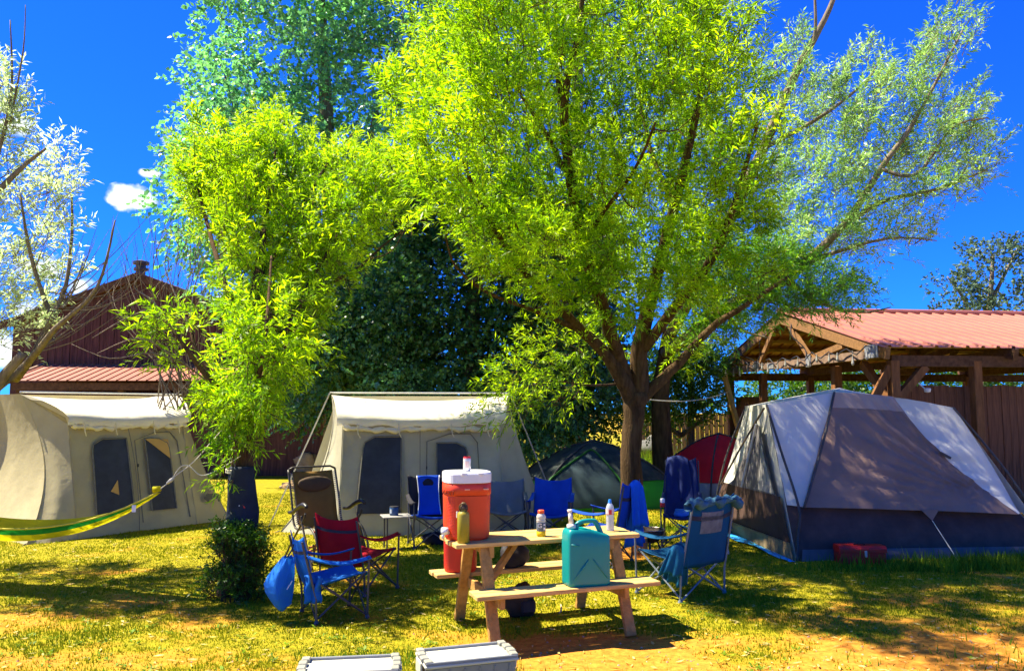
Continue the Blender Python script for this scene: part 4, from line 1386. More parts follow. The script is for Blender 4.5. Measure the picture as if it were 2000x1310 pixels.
    def side(u, v, off=.03):
        c = B * (1 - u) * (1 - v) + A * u * (1 - v) + SA * u * v + SB * (1 - u) * v
        return c + nrm * (off + .05 * 16 * u * (1 - u) * v * (1 - v))

    def sp(name, m, pts, off, nu=10, nv=8, parent=None):
        mb = MB()
        P_ = []
        for i in range(nu + 1):
            row = []
            for j in range(nv + 1):
                a, b = i / nu, j / nv
                u = (pts[0][0] * (1 - a) + pts[1][0] * a) * (1 - b) + (pts[3][0] * (1 - a) + pts[2][0] * a) * b
                v = (pts[0][1] * (1 - a) + pts[1][1] * a) * (1 - b) + (pts[3][1] * (1 - a) + pts[2][1] * a) * b
                row.append(side(u, v, off))
            P_.append(row)
        mb.grid(P_); return mb.build(name, m, parent or t, True, True)
    sp('side_skirt', M_navy, [(.01, .08), (.99, .1), (.97, .38), (.02, .36)], .03)
    d = sp('side_door', mat('grey_door', (.13, .12, .12), .7, .2, 5, spec=.2), [(.22, .36), (.93, .38), (.80, .84), (.62, .86)], .035)
    sp('door_flap', mat('door_grey', (.30, .28, .25), .7, .1, 5), [(.70, .385), (.92, .385), (.82, .70), (.80, .72)], .045, parent=d)
    mb = MB(); mb.tube([side(.45, .37, .06), side(.72, .85, .06)], .018, 5); mb.build('flap_edge', M_white, d, True)
    sp('side_strip', M_strip, [(.0, .0), (1., .0), (1., .10), (.0, .08)], .05)
    mb = MB(); mb.tube([side(.02, .34, .05), side(.35, .65, .07), side(.70, .86, .06), side(.98, .97, .04)], .015, 5); mb.build('awning_strap', mat('brown_webbing', (.10, .07, .055), .8, .2), t, True)
    # poles in their sleeves
    pl = mat('pole_sleeve', (.06, .055, .055), .7, .2)
    for pts in ([A, lerp(A, A2, .5), A2 + Vector((-.01, -.03, 0)), lerp(A2, SA, .5) + Vector((-.03, -.05, .05)), SA], [A2 + Vector((.05, -.05, 0)), lerp(A2, M, .5) + Vector((.05, -.09, .06)), M + Vector((0, -.03, 0))], [B, lerp(B, SB, .5) + Vector((-.05, 0, .1)), SB], [C, lerp(C, SC, .5) + Vector((.05, 0, .06)), SC]):
        P_, R_ = smooth_line(pts, [.016] * len(pts), 5); mb = MB(); mb.tube(P_, R_, 6); mb.build('tent_pole', pl, t, True, True)
    mb = MB(); mb.grid(patch(D, B, SB, SD, 8, 8, .05)); mb.build('back_wall', M_navy, t, True, True)
    mb = MB(); mb.grid(patch(C, D, SD, SC, 8, 8, -.03)); mb.build('end_wall', M_white, t, True, True)
    mb = MB(); mb.bar(C2 + Vector((.02, -.02, .02)), C2 + Vector((.42, -.12, -.48)), .05, .012); mb.build('corner_strap', mat('orange_strap', (.7, .36, .05), .7, .1), t, True)
    mb = MB(); mb.box(Vector((0, 0, 0)), (.16, .03, .03)); o = mb.build('toggle', pl, t); o.location = lerp(edge[int(n * .45)], edge[int(n * .5)], .5) - base + Vector((0, -.05, 0)); o.rotation_euler = (0, .5, 0)
    # blue ground sheet sticking out under the tent
    g = thing('tarpaulin', 'bright blue groundsheet poking out under the corner of the grey dome tent', 'tarp', (3.35, 11.2, 0))
    P_ = []
    for i in range(13):
        u = i / 12
        a = lerp((3.46, 12.9, .012), (3.50, 10.02, .012), u); c = lerp((3.05, 12.75, .015), (3.40, 10.02, .015), u)
        P_.append([lerp(a, c, q / 5) + Vector((0, 0, .02 * math.sin(u * 14 + q) * (q / 5) + .02 * (q / 5))) for q in range(6)])
    mb = MB(); mb.grid(P_); mb.build('sheet', mat('blue_tarp', (.03, .30, .72), .45, .15, 8, spec=.4), g, True, True, solid=.004)


build_dome_tent()


def small_dome(name, label, c, rot, rx, ry, h, m_top, m_low, low, door=None, tipx=0):
    t = thing(name, label, 'tent', c, rot)
    def sh(a, q):
        """point on the dome: a round the base, q 0 at the ground .. 1 at the top"""
        ca, sa = math.cos(a), math.sin(a)
        k = max(abs(ca), abs(sa)) ** .55
        r = (1 - q ** 1.7) ** .75 / k * .93
        return Vector((rx * ca * r, ry * sa * r, h * q + .012 * wob((ca * r * 2, sa * r * 2, q), 2, 2)))
    n = 40
    mb = MB(); mb.grid([[sh(2 * math.pi * i / n, low + (1 - low) * j / 14) for j in range(15)] for i in range(n + 1)]); mb.build('fly', m_top, t, smooth=True)
    mb = MB(); mb.grid([[sh(2 * math.pi * i / n, low * j / 4) * .985 + Vector((0, 0, .0)) for j in range(5)] for i in range(n + 1)]); mb.build('tub_floor', m_low, t, smooth=True)
    for q in range(2):
        mb = MB(); a0 = math.pi / 4 + q * math.pi / 2
        pts = [sh(a0, j / 12) * 1.012 for j in range(13)] + [sh(a0 + math.pi, 1 - j / 12) * 1.012 for j in range(1, 13)]
        mb.tube(pts, .018, 6); mb.build('tent_pole', mat('pole_sleeve', (.06, .055, .055), .7, .2), t, smooth=True)
    if door:
        dm, pm, a_c, da = door
        P_ = []
        for i in range(15):
            u = i / 14 * 2 - 1
            top = .86 * math.sqrt(max(0, 1 - u * u * .96))
            P_.append([sh(a_c + u * da, .06 + (top - .06) * j / 10) * 1.02 for j in range(11)])
        mb = MB(); mb.grid(P_); d = mb.build('door', dm, t, smooth=True)
        mb = MB(); mb.tube([r[-1] * 1.01 for r in P_], .022, 6); mb.build('door_piping', pm, d, smooth=True)
    return t


small_dome('dome_tent', 'small red dome tent with a grey base beside the big dome tent', G(1425, 972) + Vector((-.12, 0.3, 0)), .5, 1.45, 1.2, 1.34,
           mat('red_fly', (.85, .018, .03), .55, .1, 4, spec=.35, trans=.5, tcolor=(1.4, 1.0, .8)), mat('grey_fabric', (.26, .26, .31), .7, .1, 4), .30)
gr = mat('green_nylon', (.03, .34, .012), .55, .12, 4, spec=.35, trans=.2)
small_dome('dome_tent', 'dark camouflage dome tent with bright green panels behind the blue chair', Vector((1.65, 16.2, 0)), .25, 1.85, 1.4, 1.24,
           mat('dark_fly', (.035, .042, .036), .75, .7, 5, spec=.15, dark=(.012, .022, .026)), gr, .42, (mat('dark_mesh', (.012, .03, .04), .7, .2), mat('green_trim', (.012, .10, .008), .6, .1), -math.pi / 2 - .35, .50))

# ------------------------------------------------------------------ picnic table
M_pine = mat('weathered_pine', (.58, .37, .12), .8, .33, 4, bump=.35, bscale=20, stretch=(.7, 9, 9), spec=.2)
M_pine2 = mat('pine_frame', (.42, .23, .06), .8, .25, 4, bump=.35, bscale=16, stretch=(5, 5, 5), spec=.2)
TC, TA = Vector((.26, 7.115, 0)), math.radians(20.5)
TU, TV = Vector((math.cos(TA), math.sin(TA), 0)), Vector((-math.sin(TA), math.cos(TA), 0))


def tp(x, y, z): return TC + TU * x + TV * y + Vector((0, 0, z))


def build_table():
    t = thing('picnic_table', 'wooden picnic table with plank benches in the middle of the lawn', 'picnic table', TC, TA)
    for k, y in enumerate((-.205, -.068, .069, .206)):
        mb = MB(); mb.box((random.uniform(-.02, .02) - .02, y, .782 + random.uniform(-.002, .002)), (1.69, .125, .036), bev=.005); mb.build('table_plank', M_pine, t)
    for s in (-1, 1):
        for k in range(2):
            mb = MB(); mb.box((random.uniform(-.015, .015) + (.04 if s < 0 else 0), s * (.392 + k * .127), .427), (1.71 if s > 0 else 1.63, .115, .036), bev=.005); mb.build('bench_plank', M_pine, t)
    for sx in (-.60, .60):
        for s in (-1, 1):
            mb = MB(); mb.bar((sx, s * .21, .76), (sx, s * .50, .0), .045, .092, up=(1, 0, 0), bev=.004); mb.build('leg', M_pine2, t)
        o = .047 if sx > 0 else -.047
        mb = MB(); mb.box((sx - o, 0, .363), (.042, 1.06, .09), bev=.004); mb.build('bench_beam', M_pine2, t)
        mb = MB(); mb.box((sx - o, 0, .718), (.042, .53, .088), bev=.004); mb.build('top_beam', M_pine2, t)
        mb = MB(); mb.bar((sx + (.07 if sx < 0 else -.07), 0, .36), (sx + (.36 if sx < 0 else -.36), 0, .75), .09, .04, bev=.003); mb.build('brace', M_pine2, t)
    mb = MB()
    for sx in (-.60, .60):
        for s in (-1, 1):
            for z, y in ((.345, .36), (.72, .22)):
                mb.lathe([(.012, 0), (.012, .006), (.004, .009)], 8, (sx - .02, s * y, z))
    for i in range(0):
        pass
    # bolt heads face along the table
    bm = MB()
    for sx in (-.60, .60):
        for s in (-1, 1):
            for z, y in ((.370, .365), (.718, .228)):
                x = sx - .028 if sx < 0 else sx + .028
                bm.tube([(x - .004, s * y, z), (x + .004, s * y, z)], .012, 8)
    o = bm.build('bolts', M_steel, t); o['kind'] = 'stuff'


build_table()

# ------------------------------------------------------------------ things on the table
M_orange = mat('orange_plastic', (.68, .050, .012), .42, .08, 4, spec=.4)
M_redp = mat('red_plastic', (.50, .026, .012), .45, .08, 4, spec=.4)
M_lid = mat('white_plastic', (.72, .72, .74), .4, .05, 5, spec=.4)


def cooler(label, loc, rot, r, h, m, lid=True, brand=False, tap=False):
    t = thing('drink_cooler', label, 'cooler', loc, rot, 'round drink coolers')
    mb = MB()
    prof = [(r * .86, 0), (r * .92, .012), (r * .94, h * .05)]
    n = 26
    for i in range(n):
        z0 = h * (.07 + .70 * i / n); rr = r * (.94 + .06 * (z0 / h))
        prof += [(rr, z0), (rr * 1.012, z0 + h * .70 / n * .35), (rr * 1.012, z0 + h * .70 / n * .6), (rr, z0 + h * .70 / n * .95)]
    prof += [(r * .99, h * .79), (r * 1.02, h * .80), (r * 1.02, h * .985), (r * .97, h)]
    mb.lathe(prof, 40, sq=.62); body = mb.build('body', m, t, smooth=True)
    # flat panel over the ribs on the front
    P_ = []
    for i in range(13):
        a = -math.pi / 2 + (i / 12 * 2 - 1) * .62 + .12
        ca, sa = math.cos(a), math.sin(a)
        ca = math.copysign(abs(ca) ** .62, ca); sa = math.copysign(abs(sa) ** .62, sa)
        P_.append([Vector((ca * q, sa * q, z)) for z, q in ((h * .045, r * .955), (h * .78, r * 1.02))])
    mb = MB(); mb.grid(P_); mb.build('front_panel', m, body, smooth=True)
    if lid:
        mb = MB(); mb.lathe([(r * .98, h), (r * 1.03, h + .004), (r * 1.035, h + .075), (r * 1.0, h + .088), (r * .2, h + .092), (.01, h + .092)], 40, sq=.62)
        l = mb.build('lid', M_lid, t)
        
        for q in (-.3, .42):
            mb = MB(); mb.box((r * q, -r * .93, h + .078), (.05, .045, .03), bev=.006); mb.build('lid_tab', M_lid, l)
        for a in (-.05, .11):
            mb = MB(); mb.box((a * 1.0 + .02, -r * 1.0, h * .90), (.045, .02, .012), bev=.003); mb.build('grip_slot', mat('pale_orange', (.85, .35, .22), .4, .05), t)
    if brand:
        M_ = Matrix.Translation((-r * .86, -r * .80, h * .845)) @ Matrix.Rotation(math.radians(-58), 4, 'Z') @ Matrix.Rotation(math.radians(90), 4, 'X')
        text_mesh('GOTT', .05, mat('brown_print', (.20, .02, .01), .6, .1), 'maker_print', t, M_ @ Matrix.Translation((0, 0, .012)), .004)
        mb = MB(); mb.box((-r * .52, -r * 1.0, h * .47), (.036, .012, .05)); mb.build('paper_label', mat('paper_white', (.75, .72, .68), .8, .05), t)
    if tap:
        mb = MB(); mb.tube([(-r * .8, -r * .55, .07), (-r * 1.12, -r * .72, .06), (-r * 1.14, -r * .74, .02)], [.02, .018, .012], 8); mb.lathe([(.03, .0), (.034, .02), (.03, .05)], 10, (-r * 1.05, -r * .68, .06)); mb.build('tap', mat('clear_plastic', (.75, .76, .80), .2, .1, spec=.6), t, smooth=True)
    return t


cp = tp(-.68, .04, .80)
cooler('orange drink cooler with a white lid standing on the table end', cp, TA - .12, .197, .472, M_orange, True, True, True)
cooler('red lidless drink cooler standing on the far bench under the table end', tp(-.60, .47, .445), 0, .155, .52, M_redp, False)

t = thing('drink_can', 'silver drink can with a red rim standing on the orange cooler lid', 'can', tp(-.68, .04, .80) + Vector((.005, -.03, .564)))
mb = MB(); mb.lathe([(.024, 0), (.033, .012), (.033, .108), (.028, .120)], 20); mb.build('body', mat('can_silver', (.62, .60, .56), .35, .25, 30, metal=.35), t, smooth=True)
mb = MB(); mb.lathe([(.033, .104), (.0332, .107), (.029, .119), (.0285, .124), (.026, .124), (.0255, .120), (.01, .120)], 20); mb.build('rim', mat('can_red', (.55, .02, .02), .35, .1), t)
mb = MB(); mb.grid([[Vector((.0335 * math.sin(a), -.0335 * math.cos(a), z)) for z in (.03, .085)] for a in np.linspace(-.5, .55, 9)]); mb.build('print', mat('can_print', (.45, .22, .16), .4, .8, 60, dark=(.6, .58, .55)), t)

t = thing('steel_bottle', 'olive yellow metal flask with a loop cap at the near table corner', 'bottle', tp(-.78, -.20, .80))
mb = MB(); mb.lathe([(.046, 0), (.05, .006), (.05, .225), (.045, .243), (.030, .255), (.026, .262), (.026, .275)], 24); mb.build('body', mat('olive_paint', (.30, .235, .012), .4, .06, 10, spec=.4), t, smooth=True)
mb = MB(); mb.lathe([(.029, .268), (.030, .272), (.030, .292), (.022, .298), (.018, .315), (.02, .322), (.012, .328)], 18); cap = mb.build('cap', mat('dark_cap', (.09, .055, .02), .4, .2), t, smooth=True)
mb = MB(); mb.tube([(.034 * math.cos(a), -.02, .285 + .036 * math.sin(a)) for a in np.linspace(0, 2 * math.pi, 17)], .005, 6); mb.build('loop', mat('dark_cap', (.09, .055, .02)), cap, smooth=True)

t = thing('sports_bottle', 'sports drink bottle with orange cap and a little yellow drink left', 'bottle', tp(-.05, -.11, .80), TA - .3); t.scale = (1.14, 1.14, 1.03)
M_clear = mat('frosted_plastic', (.62, .60, .54), .25, .05, 5, spec=.6, trans=.35)
mb = MB(); mb.lathe([(.030, 0), (.035, .008), (.035, .045)], 20); mb.build('drink', mat('yellow_drink', (.75, .62, .02), .2, .05, trans=.5), t, smooth=True)
mb = MB(); mb.lathe([(.0352, .045), (.0352, .118), (.033, .122), (.036, .127), (.036, .135), (.032, .139), (.036, .15), (.035, .165), (.027, .182), (.019, .188), (.019, .195)], 20); mb.build('body', M_clear, t, smooth=True)
mb = MB(); mb.lathe([(.024, .188), (.0245, .19), (.0245, .212), (.021, .216), (.005, .216)], 18); mb.build('cap', mat('orange_cap', (.85, .10, .02), .4, .05), t)
mb = MB(); mb.grid([[Vector((.0358 * math.sin(a), -.0358 * math.cos(a), z)) for z in (.046, .117)] for a in np.linspace(-1.5, 1.9, 21)]); lb = mb.build('label', mat('grey_label', (.10, .13, .16), .5, .2, 10), t, smooth=True)
text_mesh('G', .05, M_lid, 'letter', t, Matrix.Translation((-.013, -.0375, .090)) @ Matrix.Rotation(math.radians(-20), 4, 'Z') @ Matrix.Rotation(math.radians(90), 4, 'X'))
mb = MB(); mb.box((.022, -.033, .098), (.013, .006, .012), Matrix.Rotation(.55, 3, 'Z')); mb.box((.022, -.033, .066), (.013, .006, .02), Matrix.Rotation(.55, 3, 'Z')); mb.build('label_block', M_lid, t)

t = thing('water_bottle', 'clear water bottle with a blue cap and red label at the far table end', 'bottle', tp(.65, -.05, .80), TA)
M_pet = mat('clear_pet', (.55, .60, .66), .12, .12, 14, spec=.7, trans=.45)
mb = MB(); prof = [(.028, 0), (.036, .01)]
for i in range(8): prof += [(.036, .015 + i * .016), (.0335, .023 + i * .016)]
prof += [(.036, .145), (.0375, .15), (.0375, .195), (.034, .213), (.024, .235), (.014, .248), (.014, .255)]
mb.lathe(prof, 22); mb.build('body', M_pet, t, smooth=True)
mb = MB(); mb.lathe([(.017, .246), (.017, .256), (.015, .262), (.013, .278), (.004, .28)], 16); mb.build('cap', mat('blue_cap', (.03, .22, .70), .4, .05), t)
mb = MB(); mb.grid([[Vector((.0383 * math.sin(a), -.0383 * math.cos(a), z)) for z in (.148, .197)] for a in np.linspace(-2, 2, 25)]); mb.build('label', mat('pale_label', (.62, .50, .46), .5, .1), t, smooth=True)
mb = MB(); mb.grid([[Vector((.0389 * math.sin(a), -.0389 * math.cos(a), z)) for z in (.151, .190)] for a in np.linspace(-.75, -.05, 9)]); mb.grid([[Vector((.0389 * math.sin(a), -.0389 * math.cos(a), z)) for z in (.147, .151)] for a in np.linspace(-1.5, 1.5, 15)]); mb.build('label_print', mat('red_print', (.5, .03, .03), .5, .1), t, smooth=True)


def build_jug():
    loc = tp(.21, -.455, .445)
    t = thing('water_jug', 'turquoise plastic water jug with a white spout standing on the near bench', 'water jug', loc, TA - .05)
    m = mat('teal_plastic', (.004, .255, .240), .38, .06, 3, spec=.45, trans=.12)
    hw, hd, H = .188, .10, .46
    mb = MB()
    P_ = []
    prof = [(.93, .90, 0), (.985, .97, .012), (1, 1, .035), (1, 1, .30), (1.0, 1, .395), (.985, .97, .425), (.95, .90, .447), (.90, .80, .458)]
    n = 48
    for (kx, ky, z) in prof:
        row = []
        for i in range(n + 1):
            a = 2 * math.pi * i / n
            ca, sa = math.cos(a), math.sin(a)
            e = .28
            x = math.copysign(abs(ca) ** e, ca) * hw * kx; y = math.copysign(abs(sa) ** e, sa) * hd * ky
            zz = z - (.0 if z < .39 else .055 * max(0, x / hw) * ((z - .39) / .07) + .0)
            if .03 < z < .42: y += math.copysign(.006, y) * math.cos(x / hw * 1.5)
            row.append(Vector((x, y, zz)))
        P_.append(row)
    mb.grid(P_)
    k = len(mb.v); top = [P_[-1][i] for i in range(n)]
    mb.add(top, [tuple(range(n))]); mb.add([P_[0][i] for i in range(n)], [tuple(range(n - 1, -1, -1))])
    body = mb.build('body', m, t, smooth=True)
    mb = MB(); P2, R2 = smooth_line([Vector(p) for p in ((-.09, 0, .435), (-.075, 0, .49), (-.03, 0, .512), (.05, 0, .517), (.085, 0, .507), (.115, 0, .46), (.14, 0, .40))], [.022, .021, .019, .019, .021, .023, .024], 4)
    mb.tube(P2, R2, 10); mb.build('handle', m, t, smooth=True)
    # pressed ribs on the front face
    mb = MB()
    for a, c in (((-.15, -.104, .06), (-.02, -.108, .22)), ((.15, -.104, .06), (.02, -.108, .22)), ((-.17, -.104, .345), (-.10, -.106, .335))):
        mb = MB(); mb.tube([a, lerp(a, c, .5) + Vector((0, -.003, 0)), c], [.004, .006, .004], 6); mb.build('rib', m, body, smooth=True)
    mb = MB(); mb.lathe([(.034, .44), (.036, .446), (.036, .462), (.03, .468)], 18, (-.128, 0, 0)); neck = mb.build('neck', m, t, smooth=True)
    w = mat('cream_plastic', (.74, .66, .54), .45, .06, 5)
    mb = MB(); mb.lathe([(.036, .464), (.038, .468), (.038, .492), (.026, .498), (.0, .499)], 18, (-.128, 0, 0)); mb.tube([(-.128, 0, .495), (-.140, 0, .60)], [.021, .016], 12); mb.tube([(-.140, 0, .598), (-.1425, 0, .615)], [.021, .021], 12); mb.build('spout', w, t, smooth=True)


build_jug()

# dark bag on the far bench
M_bag = mat('black_nylon', (.022, .020, .026), .7, .4, 6, spec=.3)


def lump(c, r, seed, m, name, parent, n=22, flat=0., amp=.16):
    mb = MB(); P_ = []
    for i in range(n + 1):
        th = math.pi * i / n
        row = []
        for j in range(n + 1):
            ph = 2 * math.pi * j / n
            d = Vector((math.sin(th) * math.cos(ph), math.sin(th) * math.sin(ph), math.cos(th)))
            k = 1 + amp * wob(d, seed, 1.6)
            p = Vector((d.x * r[0] * k, d.y * r[1] * k, d.z * r[2] * k))
            p.z = max(p.z, -r[2] * (1 - flat))
            row.append(p + Vector(c))
        P_.append(row)
    mb.grid(P_); return mb.build(name, m, parent, smooth=True)


bp_ = tp(-.10, .44, .445)
t = thing('duffel_bag', 'black cloth bag slumped on the far bench behind the table', 'bag', bp_, TA)
lump((0, 0, .10), (.135, .10, .13), 2, M_bag, 'body', t, flat=.25)
mb = MB(); mb.tube([(-.08, -.06, .17), (-.03, -.09, .235), (.03, -.09, .24), (.09, -.06, .18)], .010, 6); mb.build('strap', M_bag, t, smooth=True)
t = thing('rucksack', 'dark rucksack lying on the grass under the far bench', 'bag', tp(-.04, .40, 0) , TA)
lump((0, .02, .14), (.15, .12, .16), 5, mat('dark_canvas', (.05, .035, .022), .85, .35, 5), 'body', t, flat=.15)
mb = MB(); mb.box((.03, -.105, .11), (.14, .04, .12), bev=.018); mb.build('pocket', M_bag, t)

# ------------------------------------------------------------------ camp chairs
M_frame = mat('chair_frame', (.05, .05, .055), .4, .2, 10, spec=.5)
M_frame2 = mat('grey_frame', (.16, .19, .22), .4, .15, 10, spec=.5)


def cloth(name, c, tr=.22, var=.12):
    return mat(name, c, .75, var, 4, bump=.12, bscale=260, spec=.2, trans=tr)


M_blue = cloth('blue_cloth', (.010, .15, .56))
M_royal = cloth('royal_cloth', (.010, .075, .50))
M_teal = cloth('petrol_cloth', (.004, .085, .20))
M_red = cloth('red_cloth', (.48, .008, .028), .42)
M_grey = cloth('grey_cloth', (.20, .21, .23))
M_navy_c = cloth('navy_cloth', (.018, .030, .12))
M_black_c = cloth('black_cloth', (.02, .018, .025), .05)


def camp_chair(label, loc, ang, fab, frame=M_frame, W_=.54, D=.50, sh=.43, bh=.86, ah=.62, back_w=1.0, lean=.14, holder=True, back_sag=.04, group='folding camp chairs', arm_mat=None, trim=None, bag=None, window=None, flare=0., seat=True, seat_mat=None):
    """folding camp chair facing local +x"""
    t = thing('camp_chair', label, 'camp chair', loc, ang, group)
    hw, hd = W_ / 2, D / 2
    arm_mat = arm_mat or fab
    for s in (-1, 1):
        mb = MB(); mb.tube([(hd, s * (hw + .03), 0), (hd + .01, s * (hw + .035), ah - .01)], .0105, 7); mb.lathe([(.022, 0), (.024, .012), (.014, .035)], 10, (hd, s * (hw + .03), 0)); mb.build('leg', frame, t)
        mb = MB(); mb.tube([(-hd, s * (hw + .02), 0), (-hd - .01, s * (hw + .015), sh * .6), (-hd - lean, s * (hw * back_w), bh - .01)], .0105, 7); mb.lathe([(.022, 0), (.024, .012), (.014, .035)], 10, (-hd, s * (hw + .02), 0)); mb.build('leg', frame, t)
        y = s * (hw + .015)
        mb = MB(); mb.tube([(hd, y, .03), (-hd + .03, y, sh - .05)], .0095, 6); mb.tube([(-hd, y - s * .014, .03), (hd - .01, y - s * .014, sh + .02)], .0095, 6); mb.build('side_brace', frame, t)
    for x, z1 in ((hd, sh + .02), (-hd, sh - .05)):
        mb = MB(); mb.tube([(x, -hw - .01, .03), (x - .008, hw - .01, z1)], .0095, 6); mb.tube([(x - .012, hw + .01, .03), (x - .012, -hw + .01, z1)], .0095, 6); mb.build('cross_brace', frame, t)
    # seat sling
    if seat:
        P_ = []
        for i in range(15):
            u = i / 14
            x = -hd + .02 + (D - .02) * u
            row = []
            for j in range(15):
                v = j / 14 * 2 - 1
                z = sh - .05 + .07 * u - .075 * (1 - v * v) * (1 - .45 * u) + .004 * wob((x * 4, v, 0), 1)
                row.append(Vector((x, v * hw * 1.01, z)))
            row_ = row
            P_.append(row_)
        P_.append([p + Vector((.012, 0, -.028)) for p in P_[-1]])
        mb = MB(); mb.grid(P_); st = mb.build('seat', seat_mat or fab, t, smooth=True, solid=.008)
    # back
    P_ = []
    for i in range(17):
        v = i / 16
        z = sh - .10 + (bh - sh + .10) * v
        row = []
        for j in range(15):
            u = j / 14 * 2 - 1
            k = min(1, max(0, (z - sh * .6) / (bh - sh * .6)))
            x = -hd - .01 - (lean - .01) * k - back_sag * (1 - u * u) * (.4 + .6 * math.sin(math.pi * v)) + .012
            wv = hw * (1 + flare * (v - .5)) * (1 + (back_w - 1) * v)
            zz = z + (.035 * abs(u) ** 3 * v - .02 * (1 - u * u) * (v > .95))
            row.append(Vector((x + .004 * wob((u, v * 2, 0), 2, 2), u * wv * 1.01, zz)))
        P_.append(row)
    mb = MB(); mb.grid(P_); bk = mb.build('backrest', fab, t, smooth=True, solid=.009)
    if trim:
        for s in (0, -1):
            mb = MB(); mb.tube([r[2 if s == 0 else -3] + Vector((.012, 0, 0)) for r in P_], .006, 5); mb.build('piping', trim, bk, smooth=True)
    if window:
        mb = MB(); mb.grid([[P_[i][j] + Vector((-.010, 0, 0)) for j in range(4, 12)] for i in range(8, 14)]); mb.build('mesh_window', window, bk, smooth=True)
    mb = MB(); P2 = []
    for r in (P_[11], P_[12]): P2.append([p + Vector((-.010, 0, 0)) for p in r])
    mb.grid(P2); mb.build('back_strap', mat('dark_webbing', (.03, .03, .05), .8, .2), bk, smooth=True)
    # arm slings
    for s in (-1, 1):
        A_ = []
        for i in range(15):
            u = i / 14
            k = (ah + .02 - sh * .6) / (bh - sh * .6)
            x0 = -hd - lean * k
            x = x0 + (hd + .03 - x0) * u
            z = ah + .05 * (1 - u) - .055 * math.sin(math.pi * u)
            wd = .05 + .045 * math.sin(math.pi * min(1, u * 1.1)) * u
            A_.append([Vector((x, s * (hw + .022) + q * wd, z + .012 * abs(q) * 2 - .012 - .014 * (q * s > .2))) for q in (-.5, -.25, 0, .25, .5)])
        mb = MB(); mb.grid(A_); ar = mb.build('armrest', arm_mat, t, smooth=True, solid=.010)
        if holder and s == 1:
            mb = MB(); c = (hd - .07, s * (hw + .03), ah - .15)
            mb.lathe([(.03, 0), (.036, .01), (.041, .12), (.038, .12), (.032, .012)], 14, c); mb.build('cup_holder', mat('holder_mesh', (.02, .05, .09), .8, .2), ar)
    return t


def face(dx, dy): return math.atan2(dy, dx)


def gp(u, v):
    p = G(u, v); p.z = 0
    return p


# near blue chair on the left, seen from its right side
cA = gp(652, 1200)
camp_chair('bright blue camp chair turned sideways, nearest chair on the left', cA, face(.87, .48), M_blue, W_=.47, D=.46, sh=.39, bh=.73, ah=.55, holder=False, back_sag=.05)
# its carry bag and the loose cloth hanging from the back corner
b0 = cA + Vector((-.40, -.26, .54))
t = thing('carry_bag', 'crumpled blue cloth bag hanging from the back of the near blue chair', 'bag', b0)
OUT = [(-.02, .10, .03), (-.09, .11, -.08), (-.20, .10, -.22), (-.12, .09, -.34), (-.02, .08, -.45), (.04, .06, -.40)]
P_ = []
for i, (xl, xr, z) in enumerate(OUT):
    row = []
    for j in range(8):
        u = j / 7
        k = math.sin(math.pi * u) * math.sin(math.pi * (i + .4) / 6)
        row.append(Vector((xl + (xr - xl) * u, -.02 - .10 * k - .035 * ((i + j) % 2) * k + .02 * math.sin(i * 2.2 + j * 1.3), z + .05 * u * (z < -.3) + .02 * math.sin(j * 2.1 + i))))
    P_.append(row)
mb = MB(); mb.grid(P_); mb.grid([[Vector((p.x, .05 - .35 * p.y * (0 < j < 7), p.z)) if 0 < j < 7 else p for j, p in enumerate(r)] for r in P_]); o = mb.build('cloth', M_blue, t)
md = o.modifiers.new('soft', 'SUBSURF'); md.levels = md.render_levels = 1
mb = MB(); mb.tube([(0, 0, -.02), (.05, .06, .08), (.06, .08, .13)], .008, 5); mb.build('drawstring', M_black, t)
mb = MB(); mb.bar((.10, -.085, -.16), (.06, -.105, -.23), .02, .004); mb.build('care_tag', M_lid, t)
b1 = cA + Vector((-.10, -.32, .40))
t = thing('hanging_sleeve', 'blue chair sleeve hanging down beside the seat of the near blue chair', 'chair sleeve', b1)
mb = MB(); mb.grid([[Vector((-.10 + .15 * j / 8 + .01 * math.sin(i), .0 + .03 * math.sin(j * 1.5 + i * .4), .02 - .24 * i / 9)) for j in range(9)] for i in range(10)]); mb.build('cloth', M_blue, t, smooth=True, solid=.008)

# red chair, seen from behind
camp_chair('dark red camp chair seen from behind, next to the near blue chair', gp(700, 1150), face(.52, .86), M_red, W_=.58, D=.50, sh=.40, bh=.78, ah=.58, back_sag=.03, lean=.12)
# gray one, mostly behind the cooler
camp_chair('grey camp chair behind the orange cooler in front of the middle tent', gp(990, 1052), face(.05, -1), M_grey, W_=.54, D=.5, sh=.42, bh=.81, ah=.60)
camp_chair('royal blue camp chair facing the table beside the dark dome tent', gp(1076, 1058), face(-.15, -1), M_royal, W_=.54, D=.52, sh=.42, bh=.85, ah=.62, back_sag=.05)
# chair with the blue towel
cG = gp(1178, 1098)
camp_chair('royal blue camp chair with a blue towel over its back, right of the table', cG, face(-.86, .51), M_royal, W_=.54, D=.52, sh=.43, bh=.98, ah=.66, holder=False)


